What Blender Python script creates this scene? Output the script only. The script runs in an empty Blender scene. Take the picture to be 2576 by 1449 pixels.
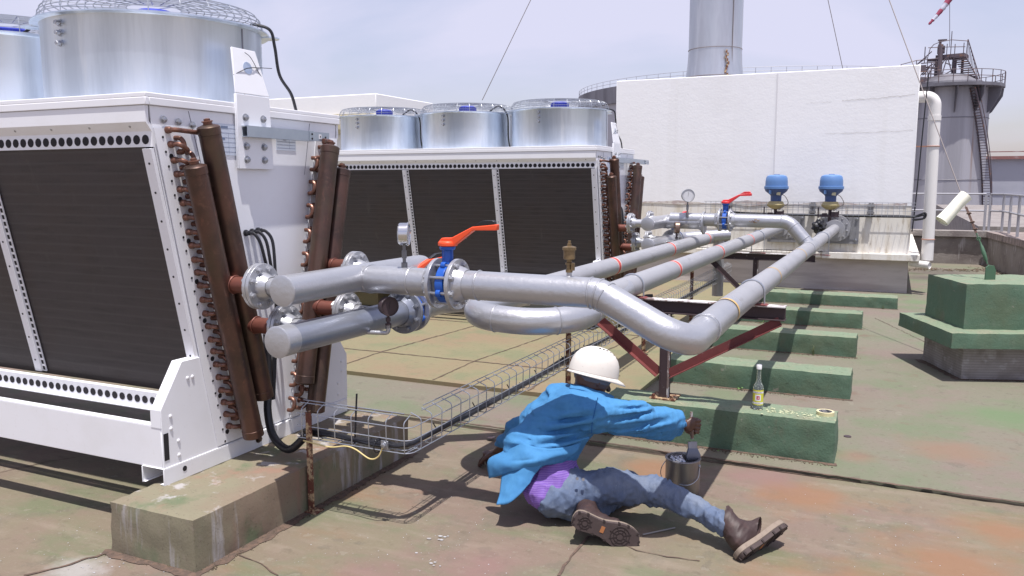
import bpy, bmesh, math, random
import numpy as np
from mathutils import Vector, Matrix, noise
random.seed(7)
S = bpy.context.scene; C = S.collection
PI = math.pi
# ---------------------------------------------------------------- camera, sky, sun, exposure
PITCH, HEAD, FPX, EYE = math.radians(7.25), math.radians(24.8), 2066.0, 1.65
cam = bpy.data.cameras.new('camera'); cam.sensor_width = 36; cam.lens = FPX/2576*36
cam.clip_start = .05; cam.clip_end = 3000
co = bpy.data.objects.new('camera', cam); C.objects.link(co)
co.location = (0, 0, EYE); co.rotation_euler = (PI/2-PITCH, 0, HEAD); S.camera = co
SUN = Vector((.14, -.20, 1)).normalized()
sl = bpy.data.lights.new('sun', 'SUN'); sl.energy = 4.1; sl.angle = math.radians(.55); sl.color = (1, .965, .93)
so = bpy.data.objects.new('sun', sl); C.objects.link(so); so.rotation_euler = SUN.to_track_quat('Z', 'Y').to_euler()
S.view_settings.view_transform = 'Standard'; S.view_settings.look = 'None'
S.view_settings.exposure = .56; S.view_settings.gamma = 1
w = bpy.data.worlds.new('World'); S.world = w; w.use_nodes = True
nt = w.node_tree; N = nt.nodes; Lk = nt.links; bg = N['Background']
sky = N.new('ShaderNodeTexSky'); sky.sky_type = 'NISHITA'; sky.sun_disc = False
sky.sun_elevation = math.asin(SUN.z); sky.sun_rotation = math.atan2(SUN.x, SUN.y)
sky.dust_density = 1.5; sky.air_density = 1.2
tc = N.new('ShaderNodeTexCoord'); mp = N.new('ShaderNodeMapping'); mp.inputs['Scale'].default_value = (1, 1, 2.6)
Lk.new(tc.outputs['Generated'], mp.inputs['Vector'])
n1 = N.new('ShaderNodeTexNoise'); n1.inputs['Scale'].default_value = 1.9; n1.inputs['Detail'].default_value = 7; n1.inputs['Roughness'].default_value = .52
n1.inputs['Distortion'].default_value = .5
Lk.new(mp.outputs[0], n1.inputs['Vector'])
rp = N.new('ShaderNodeValToRGB'); rp.color_ramp.elements[0].position = .40; rp.color_ramp.elements[1].position = .64
Lk.new(n1.outputs['Fac'], rp.inputs['Fac'])
ma = N.new('ShaderNodeMath'); ma.operation = 'MULTIPLY_ADD'; ma.inputs[1].default_value = .72; ma.inputs[2].default_value = .26
Lk.new(rp.outputs['Color'], ma.inputs[0])
mx = N.new('ShaderNodeMix'); mx.data_type = 'RGBA'; Lk.new(ma.outputs[0], mx.inputs[0])
tint = N.new('ShaderNodeMix'); tint.data_type = 'RGBA'; tint.blend_type = 'MULTIPLY'; tint.inputs[0].default_value = 1
tint.inputs[7].default_value = (1.0, .90, 1.0, 1)
Lk.new(sky.outputs[0], tint.inputs[6])
Lk.new(tint.outputs[2], mx.inputs[6]); mx.inputs[7].default_value = (4.95, 4.98, 6.3, 1)
Lk.new(mx.outputs[2], bg.inputs['Color']); bg.inputs['Strength'].default_value = .1
S.cycles.max_bounces = 8; S.cycles.diffuse_bounces = 5; S.cycles.glossy_bounces = 3; S.cycles.transmission_bounces = 6
S.cycles.use_adaptive_sampling = True

_fw = Vector((-math.sin(HEAD)*math.cos(PITCH), math.cos(HEAD)*math.cos(PITCH), -math.sin(PITCH)))
_rt = Vector((math.cos(HEAD), math.sin(HEAD), 0)); _up = _rt.cross(_fw)
def at(x, y, d):      # a surveyed point: sight line of the photograph and distance along the view
    return Vector((0, 0, EYE)) + (_fw*FPX + _rt*(x-1288) - _up*(y-724.5))*(d/FPX)

# ---------------------------------------------------------------- materials
MT = {}
def mat(name, col, rough=.5, metal=0., var=(), bump=(), spec=.5, trans=0, wave=None, coat=0, emis=None):
    if name in MT: return MT[name]
    m = bpy.data.materials.new(name); m.use_nodes = True; MT[name] = m
    t = m.node_tree; n = t.nodes; l = t.links; b = n['Principled BSDF']
    b.inputs['Roughness'].default_value = rough; b.inputs['Metallic'].default_value = metal
    b.inputs['Specular IOR Level'].default_value = spec; b.inputs['Transmission Weight'].default_value = trans
    b.inputs['Coat Weight'].default_value = coat
    m.diffuse_color = (*col, 1)
    g = n.new('ShaderNodeNewGeometry')
    rgb = n.new('ShaderNodeRGB'); rgb.outputs[0].default_value = (*col, 1); cur = rgb.outputs[0]
    def field(sc, det, st, kind='noise', rg=.6):
        mpp = n.new('ShaderNodeMapping'); mpp.inputs['Scale'].default_value = st
        l.new(g.outputs['Position'], mpp.inputs['Vector'])
        if kind == 'voro':
            q = n.new('ShaderNodeTexVoronoi'); q.inputs['Scale'].default_value = sc; l.new(mpp.outputs[0], q.inputs['Vector']); return q.outputs['Distance']
        q = n.new('ShaderNodeTexNoise'); q.inputs['Scale'].default_value = sc; q.inputs['Detail'].default_value = det; q.inputs['Roughness'].default_value = rg
        l.new(mpp.outputs[0], q.inputs['Vector']); return q.outputs['Fac']
    for v in var:      # (scale, colour, lo, hi, amount, stretch, kind)
        sc, c2, lo, hi, am = v[:5]; st = v[5] if len(v) > 5 else (1, 1, 1); kd = v[6] if len(v) > 6 else 'noise'
        f = field(sc, 6, st, kd)
        mr = n.new('ShaderNodeMapRange'); mr.inputs[1].default_value = lo; mr.inputs[2].default_value = hi; mr.inputs[3].default_value = 0; mr.inputs[4].default_value = am
        l.new(f, mr.inputs[0])
        k = n.new('ShaderNodeMix'); k.data_type = 'RGBA'; l.new(mr.outputs[0], k.inputs[0]); l.new(cur, k.inputs[6]); k.inputs[7].default_value = (*c2, 1); cur = k.outputs[2]
    if wave:           # (scale, colour, axis, lo, hi, amount)
        q = n.new('ShaderNodeTexWave'); q.bands_direction = wave[2]; q.inputs['Scale'].default_value = wave[0]; q.inputs['Distortion'].default_value = 0
        l.new(g.outputs['Position'], q.inputs['Vector'])
        mr = n.new('ShaderNodeMapRange'); mr.inputs[1].default_value = wave[3]; mr.inputs[2].default_value = wave[4]; mr.inputs[4].default_value = wave[5]
        l.new(q.outputs['Fac'], mr.inputs[0])
        k = n.new('ShaderNodeMix'); k.data_type = 'RGBA'; l.new(mr.outputs[0], k.inputs[0]); l.new(cur, k.inputs[6]); k.inputs[7].default_value = (*wave[1], 1); cur = k.outputs[2]
    l.new(cur, b.inputs['Base Color'])
    nrm = None
    for v in bump:     # (scale, strength, distance, stretch, kind)
        sc, stg, ds = v[:3]; st = v[3] if len(v) > 3 else (1, 1, 1); kd = v[4] if len(v) > 4 else 'noise'
        f = field(sc, 5, st, kd)
        q = n.new('ShaderNodeBump'); q.inputs['Strength'].default_value = stg; q.inputs['Distance'].default_value = ds
        l.new(f, q.inputs['Height'])
        if nrm: l.new(nrm, q.inputs['Normal'])
        nrm = q.outputs[0]
    if nrm: l.new(nrm, b.inputs['Normal'])
    return m
Z3 = (1, 1, 1)
white = mat('white_paint', (.80, .80, .83), .42, 0, [(3, (.66, .65, .63), .5, .75, .35), (40, (.6, .58, .55), .62, .75, .25)], [(60, .05, .002)])
whited = mat('white_paint_end', (.82, .825, .86), .45, 0, [(2.5, (.70, .70, .71), .5, .8, .4), (50, (.5, .48, .45), .66, .75, .3)])
holec = mat('dark_opening', (.018, .016, .02), .9)
finm = mat('coil_fins', (.050, .043, .046), .55, .2, [(2, (.055, .040, .036), .45, .75, .7), (14, (.022, .020, .022), .5, .7, .5, (.3, .3, 3)), (7, (.085, .078, .072), .62, .74, .45, (2, 2, .4))], [(420, .5, .002, (1, .02, .02))], wave=(6.2, (.075, .070, .07), 'Z', .80, 1, .40))
galv = mat('galvanised_steel', (.70, .77, .87), .36, .85, [(1.2, (.44, .50, .58), .44, .6, .6, (4, 4, .4)), (5, (.86, .90, .95), .55, .72, .5, (2, 2, .3))], [(90, .05, .002, (1, 1, 6))])
galvs = mat('zinc_sheet', (.42, .47, .53), .38, .7, [(8, (.55, .6, .64), .45, .65, .4)])
wirem = mat('zinc_wire', (.44, .46, .50), .35, .75)
bluem = mat('motor_blue', (.03, .05, .42), .35, .1)
copper = mat('weathered_copper', (.120, .066, .052), .38, .65, [(5, (.060, .042, .036), .40, .62, .85), (30, (.20, .11, .08), .58, .75, .5), (9, (.10, .075, .05), .5, .68, .7, (1, 1, .3)), (14, (.22, .10, .07), .62, .74, .7, (1.4, 1.4, .5))], [(120, .12, .002)])
copperb = mat('bright_copper', (.20, .095, .068), .40, .5, [(40, (.09, .05, .04), .45, .65, .7)])
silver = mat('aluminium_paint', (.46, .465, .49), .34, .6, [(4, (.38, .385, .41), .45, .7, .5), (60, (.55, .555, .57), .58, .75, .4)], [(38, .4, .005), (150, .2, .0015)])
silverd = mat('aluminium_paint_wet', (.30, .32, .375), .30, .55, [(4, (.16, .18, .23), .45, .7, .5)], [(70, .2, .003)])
greyp = mat('grey_pipe_paint', (.37, .37, .39), .42, .3, [(3, (.31, .31, .33), .45, .7, .6), (7, (.25, .24, .24), .64, .66, .45, (1, .4, 1)), (18, (.15, .145, .15), .64, .75, .5)], [(80, .12, .002)])
steel = mat('bolt_steel', (.42, .43, .46), .35, .8, [(60, (.25, .23, .22), .5, .7, .6)])
vblue = mat('valve_blue', (.012, .085, .40), .35, 0, [(40, (.02, .12, .5), .5, .7, .5)], [(150, .15, .002)])
orange = mat('lever_orange', (.80, .085, .022), .42, 0, [], [(300, .1, .001)])
redm = mat('lever_red', (.70, .045, .05), .4)
blackm = mat('black_plastic', (.012, .012, .014), .4)
cablem = mat('black_cable', (.014, .014, .018), .38)
brass = mat('tarnished_brass', (.24, .17, .09), .45, .6, [(40, (.13, .09, .05), .45, .65, .7)])
rust = mat('rusted_steel', (.13, .045, .028), .85, .1, [(25, (.46, .34, .20), .47, .54, .9), (60, (.05, .018, .012), .5, .65, .8)], [(140, .5, .004)])
redox = mat('red_oxide_paint', (.17, .042, .04), .6, 0, [(8, (.10, .03, .028), .45, .7, .6), (40, (.45, .42, .40), .66, .7, .5)], [(90, .2, .002)])
peel = mat('peeling_white_paint', (.62, .60, .60), .6, 0, [(9, (.10, .05, .04), .52, .58, .85), (50, (.18, .09, .06), .56, .62, .7)], [(60, .3, .003)])
darkst = mat('dark_steel', (.06, .04, .045), .55, .2, [(20, (.30, .28, .28), .62, .68, .6)], [(60, .2, .003)])
bandr = mat('band_red', (.52, .07, .055), .5)
bandw = mat('band_white', (.70, .62, .60), .5)
bandy = mat('band_yellow', (.55, .36, .13), .5)
conc = mat('painted_concrete', (.200, .180, .120), .85, 0,
    [(2.2, (.20, .145, .105), .42, .62, .85), (4, (.10, .135, .07), .54, .66, .8, (1, 1, .7)), (18, (.26, .22, .17), .58, .72, .5), (3, (.38, .36, .36), .57, .66, .85, (3, 3, .3)), (2.3, (.26, .14, .10), .56, .68, .6, (2, 2, .35)), (70, (.07, .055, .04), .6, .7, .5)],
    [(14, .25, .008), (90, .35, .003)])
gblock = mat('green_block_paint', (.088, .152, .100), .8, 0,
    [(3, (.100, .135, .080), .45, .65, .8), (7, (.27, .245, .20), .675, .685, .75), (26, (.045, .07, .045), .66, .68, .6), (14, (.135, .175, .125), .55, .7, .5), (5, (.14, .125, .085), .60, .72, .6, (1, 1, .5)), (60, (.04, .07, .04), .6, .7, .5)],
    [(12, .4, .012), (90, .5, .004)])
gtop = mat('green_block_sunlit_top', (.165, .215, .14), .85, 0,
    [(6, (.21, .20, .14), .48, .65, .7), (40, (.10, .13, .08), .55, .65, .6), (28, (.34, .33, .20), .62, .66, .5)], [(60, .5, .004)])  # top faces paler than the sides: the high sun is put into the colour
ground = mat('green_roof_coating', (.165, .140, .092), .88, 0,
    [(.9, (.175, .124, .098), .42, .58, .9), (1.7, (.122, .134, .074), .50, .64, .85, (1, 1.5, 1)), (.75, (.21, .105, .058), .56, .72, .85, (.8, 1.4, 1)), (4.5, (.235, .19, .145), .5, .7, .55, (.6, 2, 1)), (3.1, (.11, .10, .075), .56, .68, .5, (1, .6, 1)),
     (16, (.10, .08, .055), .56, .72, .5), (5.5, (.115, .10, .075), .605, .625, .4), (11, (.225, .20, .15), .63, .645, .45), (70, (.23, .20, .155), .56, .72, .45), (160, (.07, .055, .04), .6, .72, .5),
     (9, (.30, .29, .26), .028, .018, .6, Z3, 'voro'), (21, (.26, .24, .21), .040, .028, .45, Z3, 'voro')],
    [(9, .15, .01), (60, .25, .004), (200, .3, .0015)])
slabm = mat('yellow_green_slab', (.200, .175, .098), .88, 0,
    [(1.1, (.215, .155, .095), .45, .62, .8), (2.1, (.150, .160, .085), .52, .66, .8), (20, (.12, .10, .06), .56, .7, .5), (90, (.24, .21, .15), .56, .7, .4)],
    [(12, .15, .01), (90, .3, .003)])
gfar = mat('green_roof_far', (.160, .150, .108), .88, 0,
    [(.55, (.175, .132, .112), .46, .60, .8), (1.3, (.118, .150, .082), .48, .64, .75), (6, (.105, .09, .07), .62, .64, .45), (12, (.21, .195, .15), .64, .655, .4), (3.3, (.15, .10, .075), .6, .7, .7), (40, (.10, .085, .06), .56, .7, .5), (120, (.21, .19, .155), .58, .72, .4)],
    [(40, .3, .004)])
crackm = mat('dark_crack', (.090, .062, .048), .95, 0, [(30, (.14, .09, .065), .45, .6, .8)], [(90, .6, .004)])
stucco = mat('white_stucco', (.86, .855, .87), .8, 0, [(.8, (.80, .79, .80), .5, .7, .6), (2.5, (.74, .73, .70), .66, .78, .5), (1.6, (.78, .77, .76), .56, .72, .35, (3, 3, .12))], [(9, .18, .012, (1, 1, 1.6)), (30, .25, .006)])
cream = mat('stained_cream_wall', (.78, .75, .70), .8, 0, [(2, (.60, .53, .42), .48, .66, .8, (3, 3, .6)), (12, (.36, .30, .24), .6, .7, .5, (2, 2, .4))], [(50, .3, .004)])
ribm = mat('scored_grey_wall', (.56, .51, .49), .85, 0, [(1.5, (.40, .35, .335), .45, .65, .8, (.5, .5, 5)), (9, (.42, .38, .36), .58, .7, .6, (.5, .5, 4))], [(30, .4, .01, (.3, .3, 5))], wave=(19, (.22, .195, .19), 'Z', .55, .95, .3))
concg = mat('grey_concrete', (.24, .215, .20), .88, 0, [(2, (.15, .125, .12), .46, .64, .8), (12, (.36, .33, .31), .58, .7, .5), (3.5, (.42, .40, .40), .6, .68, .8, (2.5, 2.5, .4))], [(25, .5, .01), (120, .4, .003)])
tankm = mat('weathered_siding', (.40, .395, .43), .6, .2, [(.5, (.30, .295, .32), .45, .6, .8, (1, 1, .06)), (1.4, (.24, .14, .09), .62, .74, .6, (1.4, 1.4, .05))], [(7, .5, .05, (1, 1, .01))])
tankd = mat('dark_tank_steel', (.19, .185, .21), .6, .2, [(.4, (.09, .085, .10), .45, .6, .7, (1, 1, .1))])
whouse = mat('pale_siding', (.40, .41, .47), .6, 0, [(.3, (.33, .34, .40), .45, .6, .6)], [(2, .3, .03, (2, 2, .05))])
railm = mat('grey_handrail', (.34, .34, .37), .5, .3)
ironr = mat('rusty_ironwork', (.12, .095, .11), .7, .1, [(2, (.32, .16, .08), .55, .68, .7)])
stackm = mat('stack_cladding', (.52, .53, .56), .36, .8, [(.9, (.38, .38, .41), .45, .65, .6, (3, 3, .5)), (2.2, (.66, .66, .68), .55, .7, .5, (3, 3, .3))], [(10, .1, .01)])
pvc = mat('white_pvc', (.72, .70, .68), .4, 0, [(3, (.5, .46, .42), .58, .72, .5, (3, 3, .5))])

def stains(m, col, spots, sc=2.2, amt=.85, seed=0):      # stains with a shape of their own at fixed places
    t = m.node_tree; n = t.nodes; l = t.links; b = n['Principled BSDF']; cur = b.inputs['Base Color'].links[0].from_socket; g = n.new('ShaderNodeNewGeometry'); tot = None
    for x, y, r in spots:
        d = n.new('ShaderNodeVectorMath'); d.operation = 'DISTANCE'; l.new(g.outputs['Position'], d.inputs[0]); d.inputs[1].default_value = (x, y, 0)
        mr = n.new('ShaderNodeMapRange'); mr.inputs[1].default_value = r; mr.inputs[2].default_value = r*.1; mr.inputs[3].default_value = -.45; mr.inputs[4].default_value = .35; l.new(d.outputs['Value'], mr.inputs[0])
        if tot: q = n.new('ShaderNodeMath'); q.operation = 'MAXIMUM'; l.new(tot, q.inputs[0]); l.new(mr.outputs[0], q.inputs[1]); tot = q.outputs[0]
        else: tot = mr.outputs[0]
    no = n.new('ShaderNodeTexNoise'); no.inputs['Scale'].default_value = sc; no.inputs['Detail'].default_value = 7; no.inputs['Roughness'].default_value = .65; mp_ = n.new('ShaderNodeMapping'); mp_.inputs['Location'].default_value = (seed, seed, 0); l.new(g.outputs['Position'], mp_.inputs['Vector']); l.new(mp_.outputs[0], no.inputs['Vector'])
    s = n.new('ShaderNodeMath'); s.operation = 'ADD'; l.new(tot, s.inputs[0]); l.new(no.outputs['Fac'], s.inputs[1])
    mr = n.new('ShaderNodeMapRange'); mr.inputs[1].default_value = .42; mr.inputs[2].default_value = .85; mr.inputs[4].default_value = amt; l.new(s.outputs[0], mr.inputs[0])
    k = n.new('ShaderNodeMix'); k.data_type = 'RGBA'; l.new(mr.outputs[0], k.inputs[0]); l.new(cur, k.inputs[6]); k.inputs[7].default_value = (*col, 1); l.new(k.outputs[2], b.inputs['Base Color'])
stains(ground, (.22, .115, .062), [(-.05, 3.35, .9), (.30, 3.9, .7), (-.35, 4.45, .55), (-1.15, 4.55, .5), (-.1, 3.0, .6), (.55, 4.4, .5)], 3, .8)
stains(ground, (.20, .115, .105), [(-1.55, 3.0, .45), (-1.9, 2.8, .4), (-3.6, 3.5, .8), (-.6, 4.7, .6)], 2.5, .7, 4)
stains(ground, (.105, .135, .078), [(-1.2, 2.9, .5), (-2.2, 2.4, .5), (-.5, 3.2, .4), (-1.6, 4.3, .35)], 2.5, .6, 9)
stains(ground, (.33, .31, .30), [(-2.75, 2.15, .25), (-3.1, 2.25, .3), (-2.45, 2.2, .15)], 9, .75, 2)
stains(gfar, (.20, .125, .085), [(-1.2, 5.7, .5), (-1.5, 7.4, .5), (-.1, 5.2, .25), (.4, 5.6, .6), (-1.9, 5.2, .5)], 3, .75, 3)
stains(gfar, (.085, .07, .06), [(.9, 17.2, 1.6), (1.6, 16.5, 1.3), (.5, 16.0, .9)], 2, .8, 5)
stains(gfar, (.105, .165, .075), [(.9, 14.2, 1.2), (.4, 12.6, .6), (.8, 6.6, .8), (.6, 9.2, .6)], 2, .7, 7)
# ---------------------------------------------------------------- mesh building
def frame(a):
    a = Vector(a).normalized(); t = Vector((0, 0, 1)) if abs(a.z) < .9 else Vector((1, 0, 0))
    u = t.cross(a).normalized(); return u, a.cross(u), a
class MB:
    def __init__(s): s.v = []; s.f = []; s.mi = []; s.k = 0
    def add(s, vs, fs):
        o = len(s.v); s.v += [tuple(v) for v in vs]; s.f += [tuple(i+o for i in f) for f in fs]; s.mi += [s.k]*len(fs); return s
    def box(s, c, d, R=None, taper=1):
        c = Vector(c); vs = []
        for z in (-.5, .5):
            for x, y in ((-.5, -.5), (.5, -.5), (.5, .5), (-.5, .5)):
                k = taper if z > 0 else 1
                p = Vector((x*d[0]*k, y*d[1]*k, z*d[2])); vs.append(c + (R @ p if R else p))
        return s.add(vs, [(3, 2, 1, 0), (4, 5, 6, 7), (0, 1, 5, 4), (1, 2, 6, 5), (2, 3, 7, 6), (3, 0, 4, 7)])
    def ext(s, a, b): return s.box([(a[i]+b[i])/2 for i in range(3)], [abs(a[i]-b[i]) for i in range(3)])
    def bar(s, p, q, w, h, upv=None):
        p = Vector(p); q = Vector(q); a = (q-p).normalized(); upv = Vector(upv or (0, 0, 1))
        if abs(a.dot(upv)) > .98: upv = Vector((0, 1, 0))
        u = a.cross(upv).normalized(); v = u.cross(a); R = Matrix((u, v, a)).transposed()
        return s.box((p+q)/2, (w, h, (q-p).length), R)
    def lathe(s, prof, o=(0, 0, 0), a=(0, 0, 1), n=24, caps=True):
        u, v, a = frame(a); o = Vector(o); vs = []; fs = []
        for h, r in prof:
            for i in range(n):
                t = 2*PI*i/n; vs.append(o + a*h + (u*math.cos(t)+v*math.sin(t))*r)
        for j in range(len(prof)-1):
            for i in range(n): i2 = (i+1) % n; fs.append((j*n+i, j*n+i2, (j+1)*n+i2, (j+1)*n+i))
        if caps: fs.append(tuple(range(n-1, -1, -1))); fs.append(tuple((len(prof)-1)*n+i for i in range(n)))
        return s.add(vs, fs)
    def cyl(s, p, q, r, r2=None, n=16): p = Vector(p); q = Vector(q); return s.lathe([(0, r), ((q-p).length, r if r2 is None else r2)], p, q-p, n)
    def tube(s, pts, r, n=10, closed=False, caps=True, sy=1):
        P = [Vector(p) for p in pts]; m = len(P); rs = r if isinstance(r, (list, tuple)) else [r]*m
        T = [((P[(i+1) % m]-P[i-1]) if closed or 0 < i < m-1 else (P[1]-P[0] if i == 0 else P[-1]-P[-2])).normalized() for i in range(m)]
        u = frame(T[0])[0]; vs = []; fs = []
        for i in range(m):
            u = (u - T[i]*u.dot(T[i])).normalized(); v = T[i].cross(u)
            for k in range(n): t = 2*PI*k/n; vs.append(P[i] + (u*math.cos(t)+v*math.sin(t)*sy)*rs[i])
        for i in range(m if closed else m-1):
            for k in range(n): a = i*n; b = ((i+1) % m)*n; k2 = (k+1) % n; fs.append((a+k, a+k2, b+k2, b+k))
        if caps and not closed: fs.append(tuple(range(n-1, -1, -1))); fs.append(tuple((m-1)*n+k for k in range(n)))
        return s.add(vs, fs)
    def ring(s, o, a, R, r, n=24, m=6):
        u, v, a = frame(a); o = Vector(o)
        return s.tube([o+(u*math.cos(2*PI*i/n)+v*math.sin(2*PI*i/n))*R for i in range(n)], r, m, True)
    def prism(s, poly, o, u, v, th):     # polygon in the plane (u,v) at o, extruded by th along u x v
        o = Vector(o); u = Vector(u); v = Vector(v); a = u.cross(v).normalized(); n = len(poly)
        vs = [o+u*x+v*y for x, y in poly] + [o+u*x+v*y+a*th for x, y in poly]
        return s.add(vs, [tuple(range(n-1, -1, -1)), tuple(range(n, 2*n))] + [(i, (i+1) % n, n+(i+1) % n, n+i) for i in range(n)])
    def hexb(s, p, a, r=.012, h=.01, n=6):
        p = Vector(p); a = Vector(a).normalized(); s.lathe([(0, r*1.35), (h*.25, r*1.35)], p, a, 14); return s.lathe([(h*.25, r), (h, r), (h*1.1, r*.8)], p, a, n)
    def ball(s, c, r, n=12, m=8, sc=Z3):
        c = Vector(c); vs = [c+Vector((0, 0, -r*sc[2]))]; fs = []
        for j in range(1, m):
            t = -PI/2+PI*j/m
            for i in range(n): q = 2*PI*i/n; vs.append(c+Vector((math.cos(t)*math.cos(q)*r*sc[0], math.cos(t)*math.sin(q)*r*sc[1], math.sin(t)*r*sc[2])))
        vs.append(c+Vector((0, 0, r*sc[2]))); L = len(vs)-1
        for i in range(n): fs.append((0, 1+(i+1) % n, 1+i)); fs.append((L, L-n+i, L-n+(i+1) % n))
        for j in range(m-2):
            for i in range(n): a = 1+j*n; b = a+n; i2 = (i+1) % n; fs.append((a+i, a+i2, b+i2, b+i))
        return s.add(vs, fs)
    def build(s, name, m, parent=None, bevel=0, ang=35, seg=2, sub=None):
        me = bpy.data.meshes.new(name); me.from_pydata(s.v, [], s.f)
        for q in (m if isinstance(m, (list, tuple)) else [m]): me.materials.append(q)
        me.polygons.foreach_set('material_index', s.mi); me.polygons.foreach_set('use_smooth', [True]*len(s.f)); me.set_sharp_from_angle(angle=math.radians(ang)); me.update()
        o = bpy.data.objects.new(name, me); C.objects.link(o)
        if bevel: b = o.modifiers.new('bevel', 'BEVEL'); b.width = bevel; b.segments = seg; b.limit_method = 'ANGLE'; b.angle_limit = math.radians(40)
        if parent:
            o.parent = parent
            if parent.type == 'EMPTY': o.matrix_parent_inverse = Matrix.Translation(-parent.location)
            else: pp = parent.parent; o.matrix_parent_inverse = Matrix.Identity(4)
        return o
def bolt_set(name, items, mt, parent):      # every bolt a piece of its own
    for p, a, r, h in items: MB().hexb(p, a, r, h).build(name, mt, parent)
def tag(o, label=None, cat=None, group=None, kind=None):
    if label: o['label'] = label
    if cat: o['category'] = cat
    if group: o['group'] = group
    if kind: o['kind'] = kind
    return o
def thing(name, loc, label, cat, group=None):
    o = bpy.data.objects.new(name, None); C.objects.link(o); o.location = loc; o.empty_display_size = .1
    return tag(o, label, cat, group)
def fix(root):       # parts were modelled in world coordinates: keep them where they are
    pass
def copy_tree(o, parent=None):
    c = o.copy(); C.objects.link(c)
    if parent: c.parent = parent; c.matrix_parent_inverse = o.matrix_parent_inverse.copy()
    for ch in [q for q in S.objects if q.parent == o]: copy_tree(ch, c)
    return c
def fillet(pts, rads, n=8):
    P = [Vector(p) for p in pts]; out = [P[0]]
    for i in range(1, len(P)-1):
        a = (P[i-1]-P[i]).normalized(); b = (P[i+1]-P[i]).normalized(); ang = a.angle(b); R = rads[i-1]
        d = R/math.tan(ang/2); c = P[i]+(a+b).normalized()*(R/math.sin(ang/2)); p0 = P[i]+a*d; p1 = P[i]+b*d
        v0 = p0-c; v1 = p1-c; th = v0.angle(v1)
        for k in range(n+1): t = k/n; out.append(c+(v0*math.sin((1-t)*th)+v1*math.sin(t*th))/math.sin(th))
    return out+[P[-1]]
def smoothpath(pts, n=6):
    P = [Vector(p) for p in pts]; P = [P[0]*2-P[1]]+P+[P[-1]*2-P[-2]]; out = []
    for i in range(1, len(P)-2):
        for k in range(n):
            t = k/n; a, b, c, d = P[i-1:i+3]
            out.append(.5*((2*b)+(c-a)*t+(2*a-5*b+4*c-d)*t*t+(3*b-a-3*c+d)*t**3))
    return out+[P[-2]]
def rough_box(name, x0, x1, y0, y1, z0, z1, mt, res=.05, amp=.008, rad=.012, R=None, o=(0, 0, 0), parent=None, top=None):
    bm = bmesh.new(); bmesh.ops.create_cube(bm, size=1)
    D = Vector((x1-x0, y1-y0, z1-z0)); c = Vector((x0+x1, y0+y1, z0+z1))/2
    for v in bm.verts: v.co = Vector((v.co.x*D.x, v.co.y*D.y, v.co.z*D.z))+c
    for ax in range(3):
        n = max(1, min(60, int(D[ax]/res)))
        for i in range(1, n):
            p = Vector((x0, y0, z0)); p[ax] += D[ax]*i/n; no = Vector((0, 0, 0)); no[ax] = 1
            bmesh.ops.bisect_plane(bm, geom=bm.verts[:]+bm.edges[:]+bm.faces[:], plane_co=p, plane_no=no)
    bm.normal_update(); vn = {v: v.normal.copy() for v in bm.verts}
    for v in bm.verts:
        q = v.co*1; e = abs(vn[v].x)+abs(vn[v].y)+abs(vn[v].z) > 1.2
        k = noise.noise(q*9)*amp + noise.noise(q*31)*amp*.5
        if e: k -= rad*(.5+.6*abs(noise.noise(q*23))+1.4*max(0, noise.noise(q*6)-.25))
        if v.co.z > z0+1e-4: v.co += vn[v]*k
    me = bpy.data.meshes.new(name); bm.faces.ensure_lookup_table()
    if R or o: 
        for v in bm.verts: v.co = (R @ v.co if R else v.co)+Vector(o)
    bm.normal_update()
    for f in bm.faces:
        f.smooth = True
        if top and f.normal.z > .7: f.material_index = 1
    bm.to_mesh(me); bm.free(); me.materials.append(mt)
    if top: me.materials.append(top)
    me.set_sharp_from_angle(angle=math.radians(50))
    ob = bpy.data.objects.new(name, me); C.objects.link(ob)
    if parent: ob.parent = parent; ob.matrix_parent_inverse = Matrix.Translation(-parent.location)
    return ob
# ---------------------------------------------------------------- ground and roof
def sheet(name, x0, x1, y0, y1, z0, z1, m): return tag(MB().ext((x0, y0, z0), (x1, y1, z1)).build(name, m), kind='structure')
g = MB().ext((-1500, -600, -9.2), (1500, 2500, -9)).build('ground', concg); tag(g, kind='structure')
sheet('roof_deck', -30, 12, -8, 4.79, -.5, 0, ground)
sheet('roof_deck_upper', -30, 12, 4.805, 30, -.5, .018, gfar)
sheet('raised_slab', -12, -1.72, 5.69, 16, .018, .052, slabm)
# joints and cracks
def crack(pts, wd, z, name='crack', m=crackm, jit=.02, seed=1):
    rnd = random.Random(seed); mb = MB(); P = []
    for a, b in zip(pts[:-1], pts[1:]):
        n = max(2, int((Vector(b)-Vector(a)).length/.045))
        for i in range(n): t = i/n; P.append(Vector((a[0]+(b[0]-a[0])*t+rnd.uniform(-jit, jit), a[1]+(b[1]-a[1])*t+rnd.uniform(-jit, jit), z)))
    P.append(Vector((*pts[-1], z))); vs = []
    for i, p in enumerate(P):
        d = (P[min(i+1, len(P)-1)]-P[max(i-1, 0)]).normalized(); nrm = Vector((-d.y, d.x, 0)); h = wd*rnd.uniform(.35, 1)/2
        vs += [p+nrm*h, p-nrm*h]
    mb.add(vs, [(2*i, 2*i+1, 2*i+3, 2*i+2) for i in range(len(P)-1)]); return tag(mb.build(name, m), kind='structure')
def gz(px, py, z=0):
    r = _fw*FPX+_rt*(px-1288)-_up*(py-724.5); q = Vector((0, 0, EYE))+r*((z-EYE)/r.z); return (q.x, q.y)
crack([(-8, 4.86), (-2.6, 4.835), (-.3, 4.80), (.7, 4.78), (4, 4.76)], .030, .0215, 'roof_joint', jit=.006, seed=3)
crack([(-8, 4.80), (-2.4, 4.795), (.7, 4.79), (4, 4.78)], .012, .004, 'roof_joint', jit=.003, seed=33)
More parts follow.
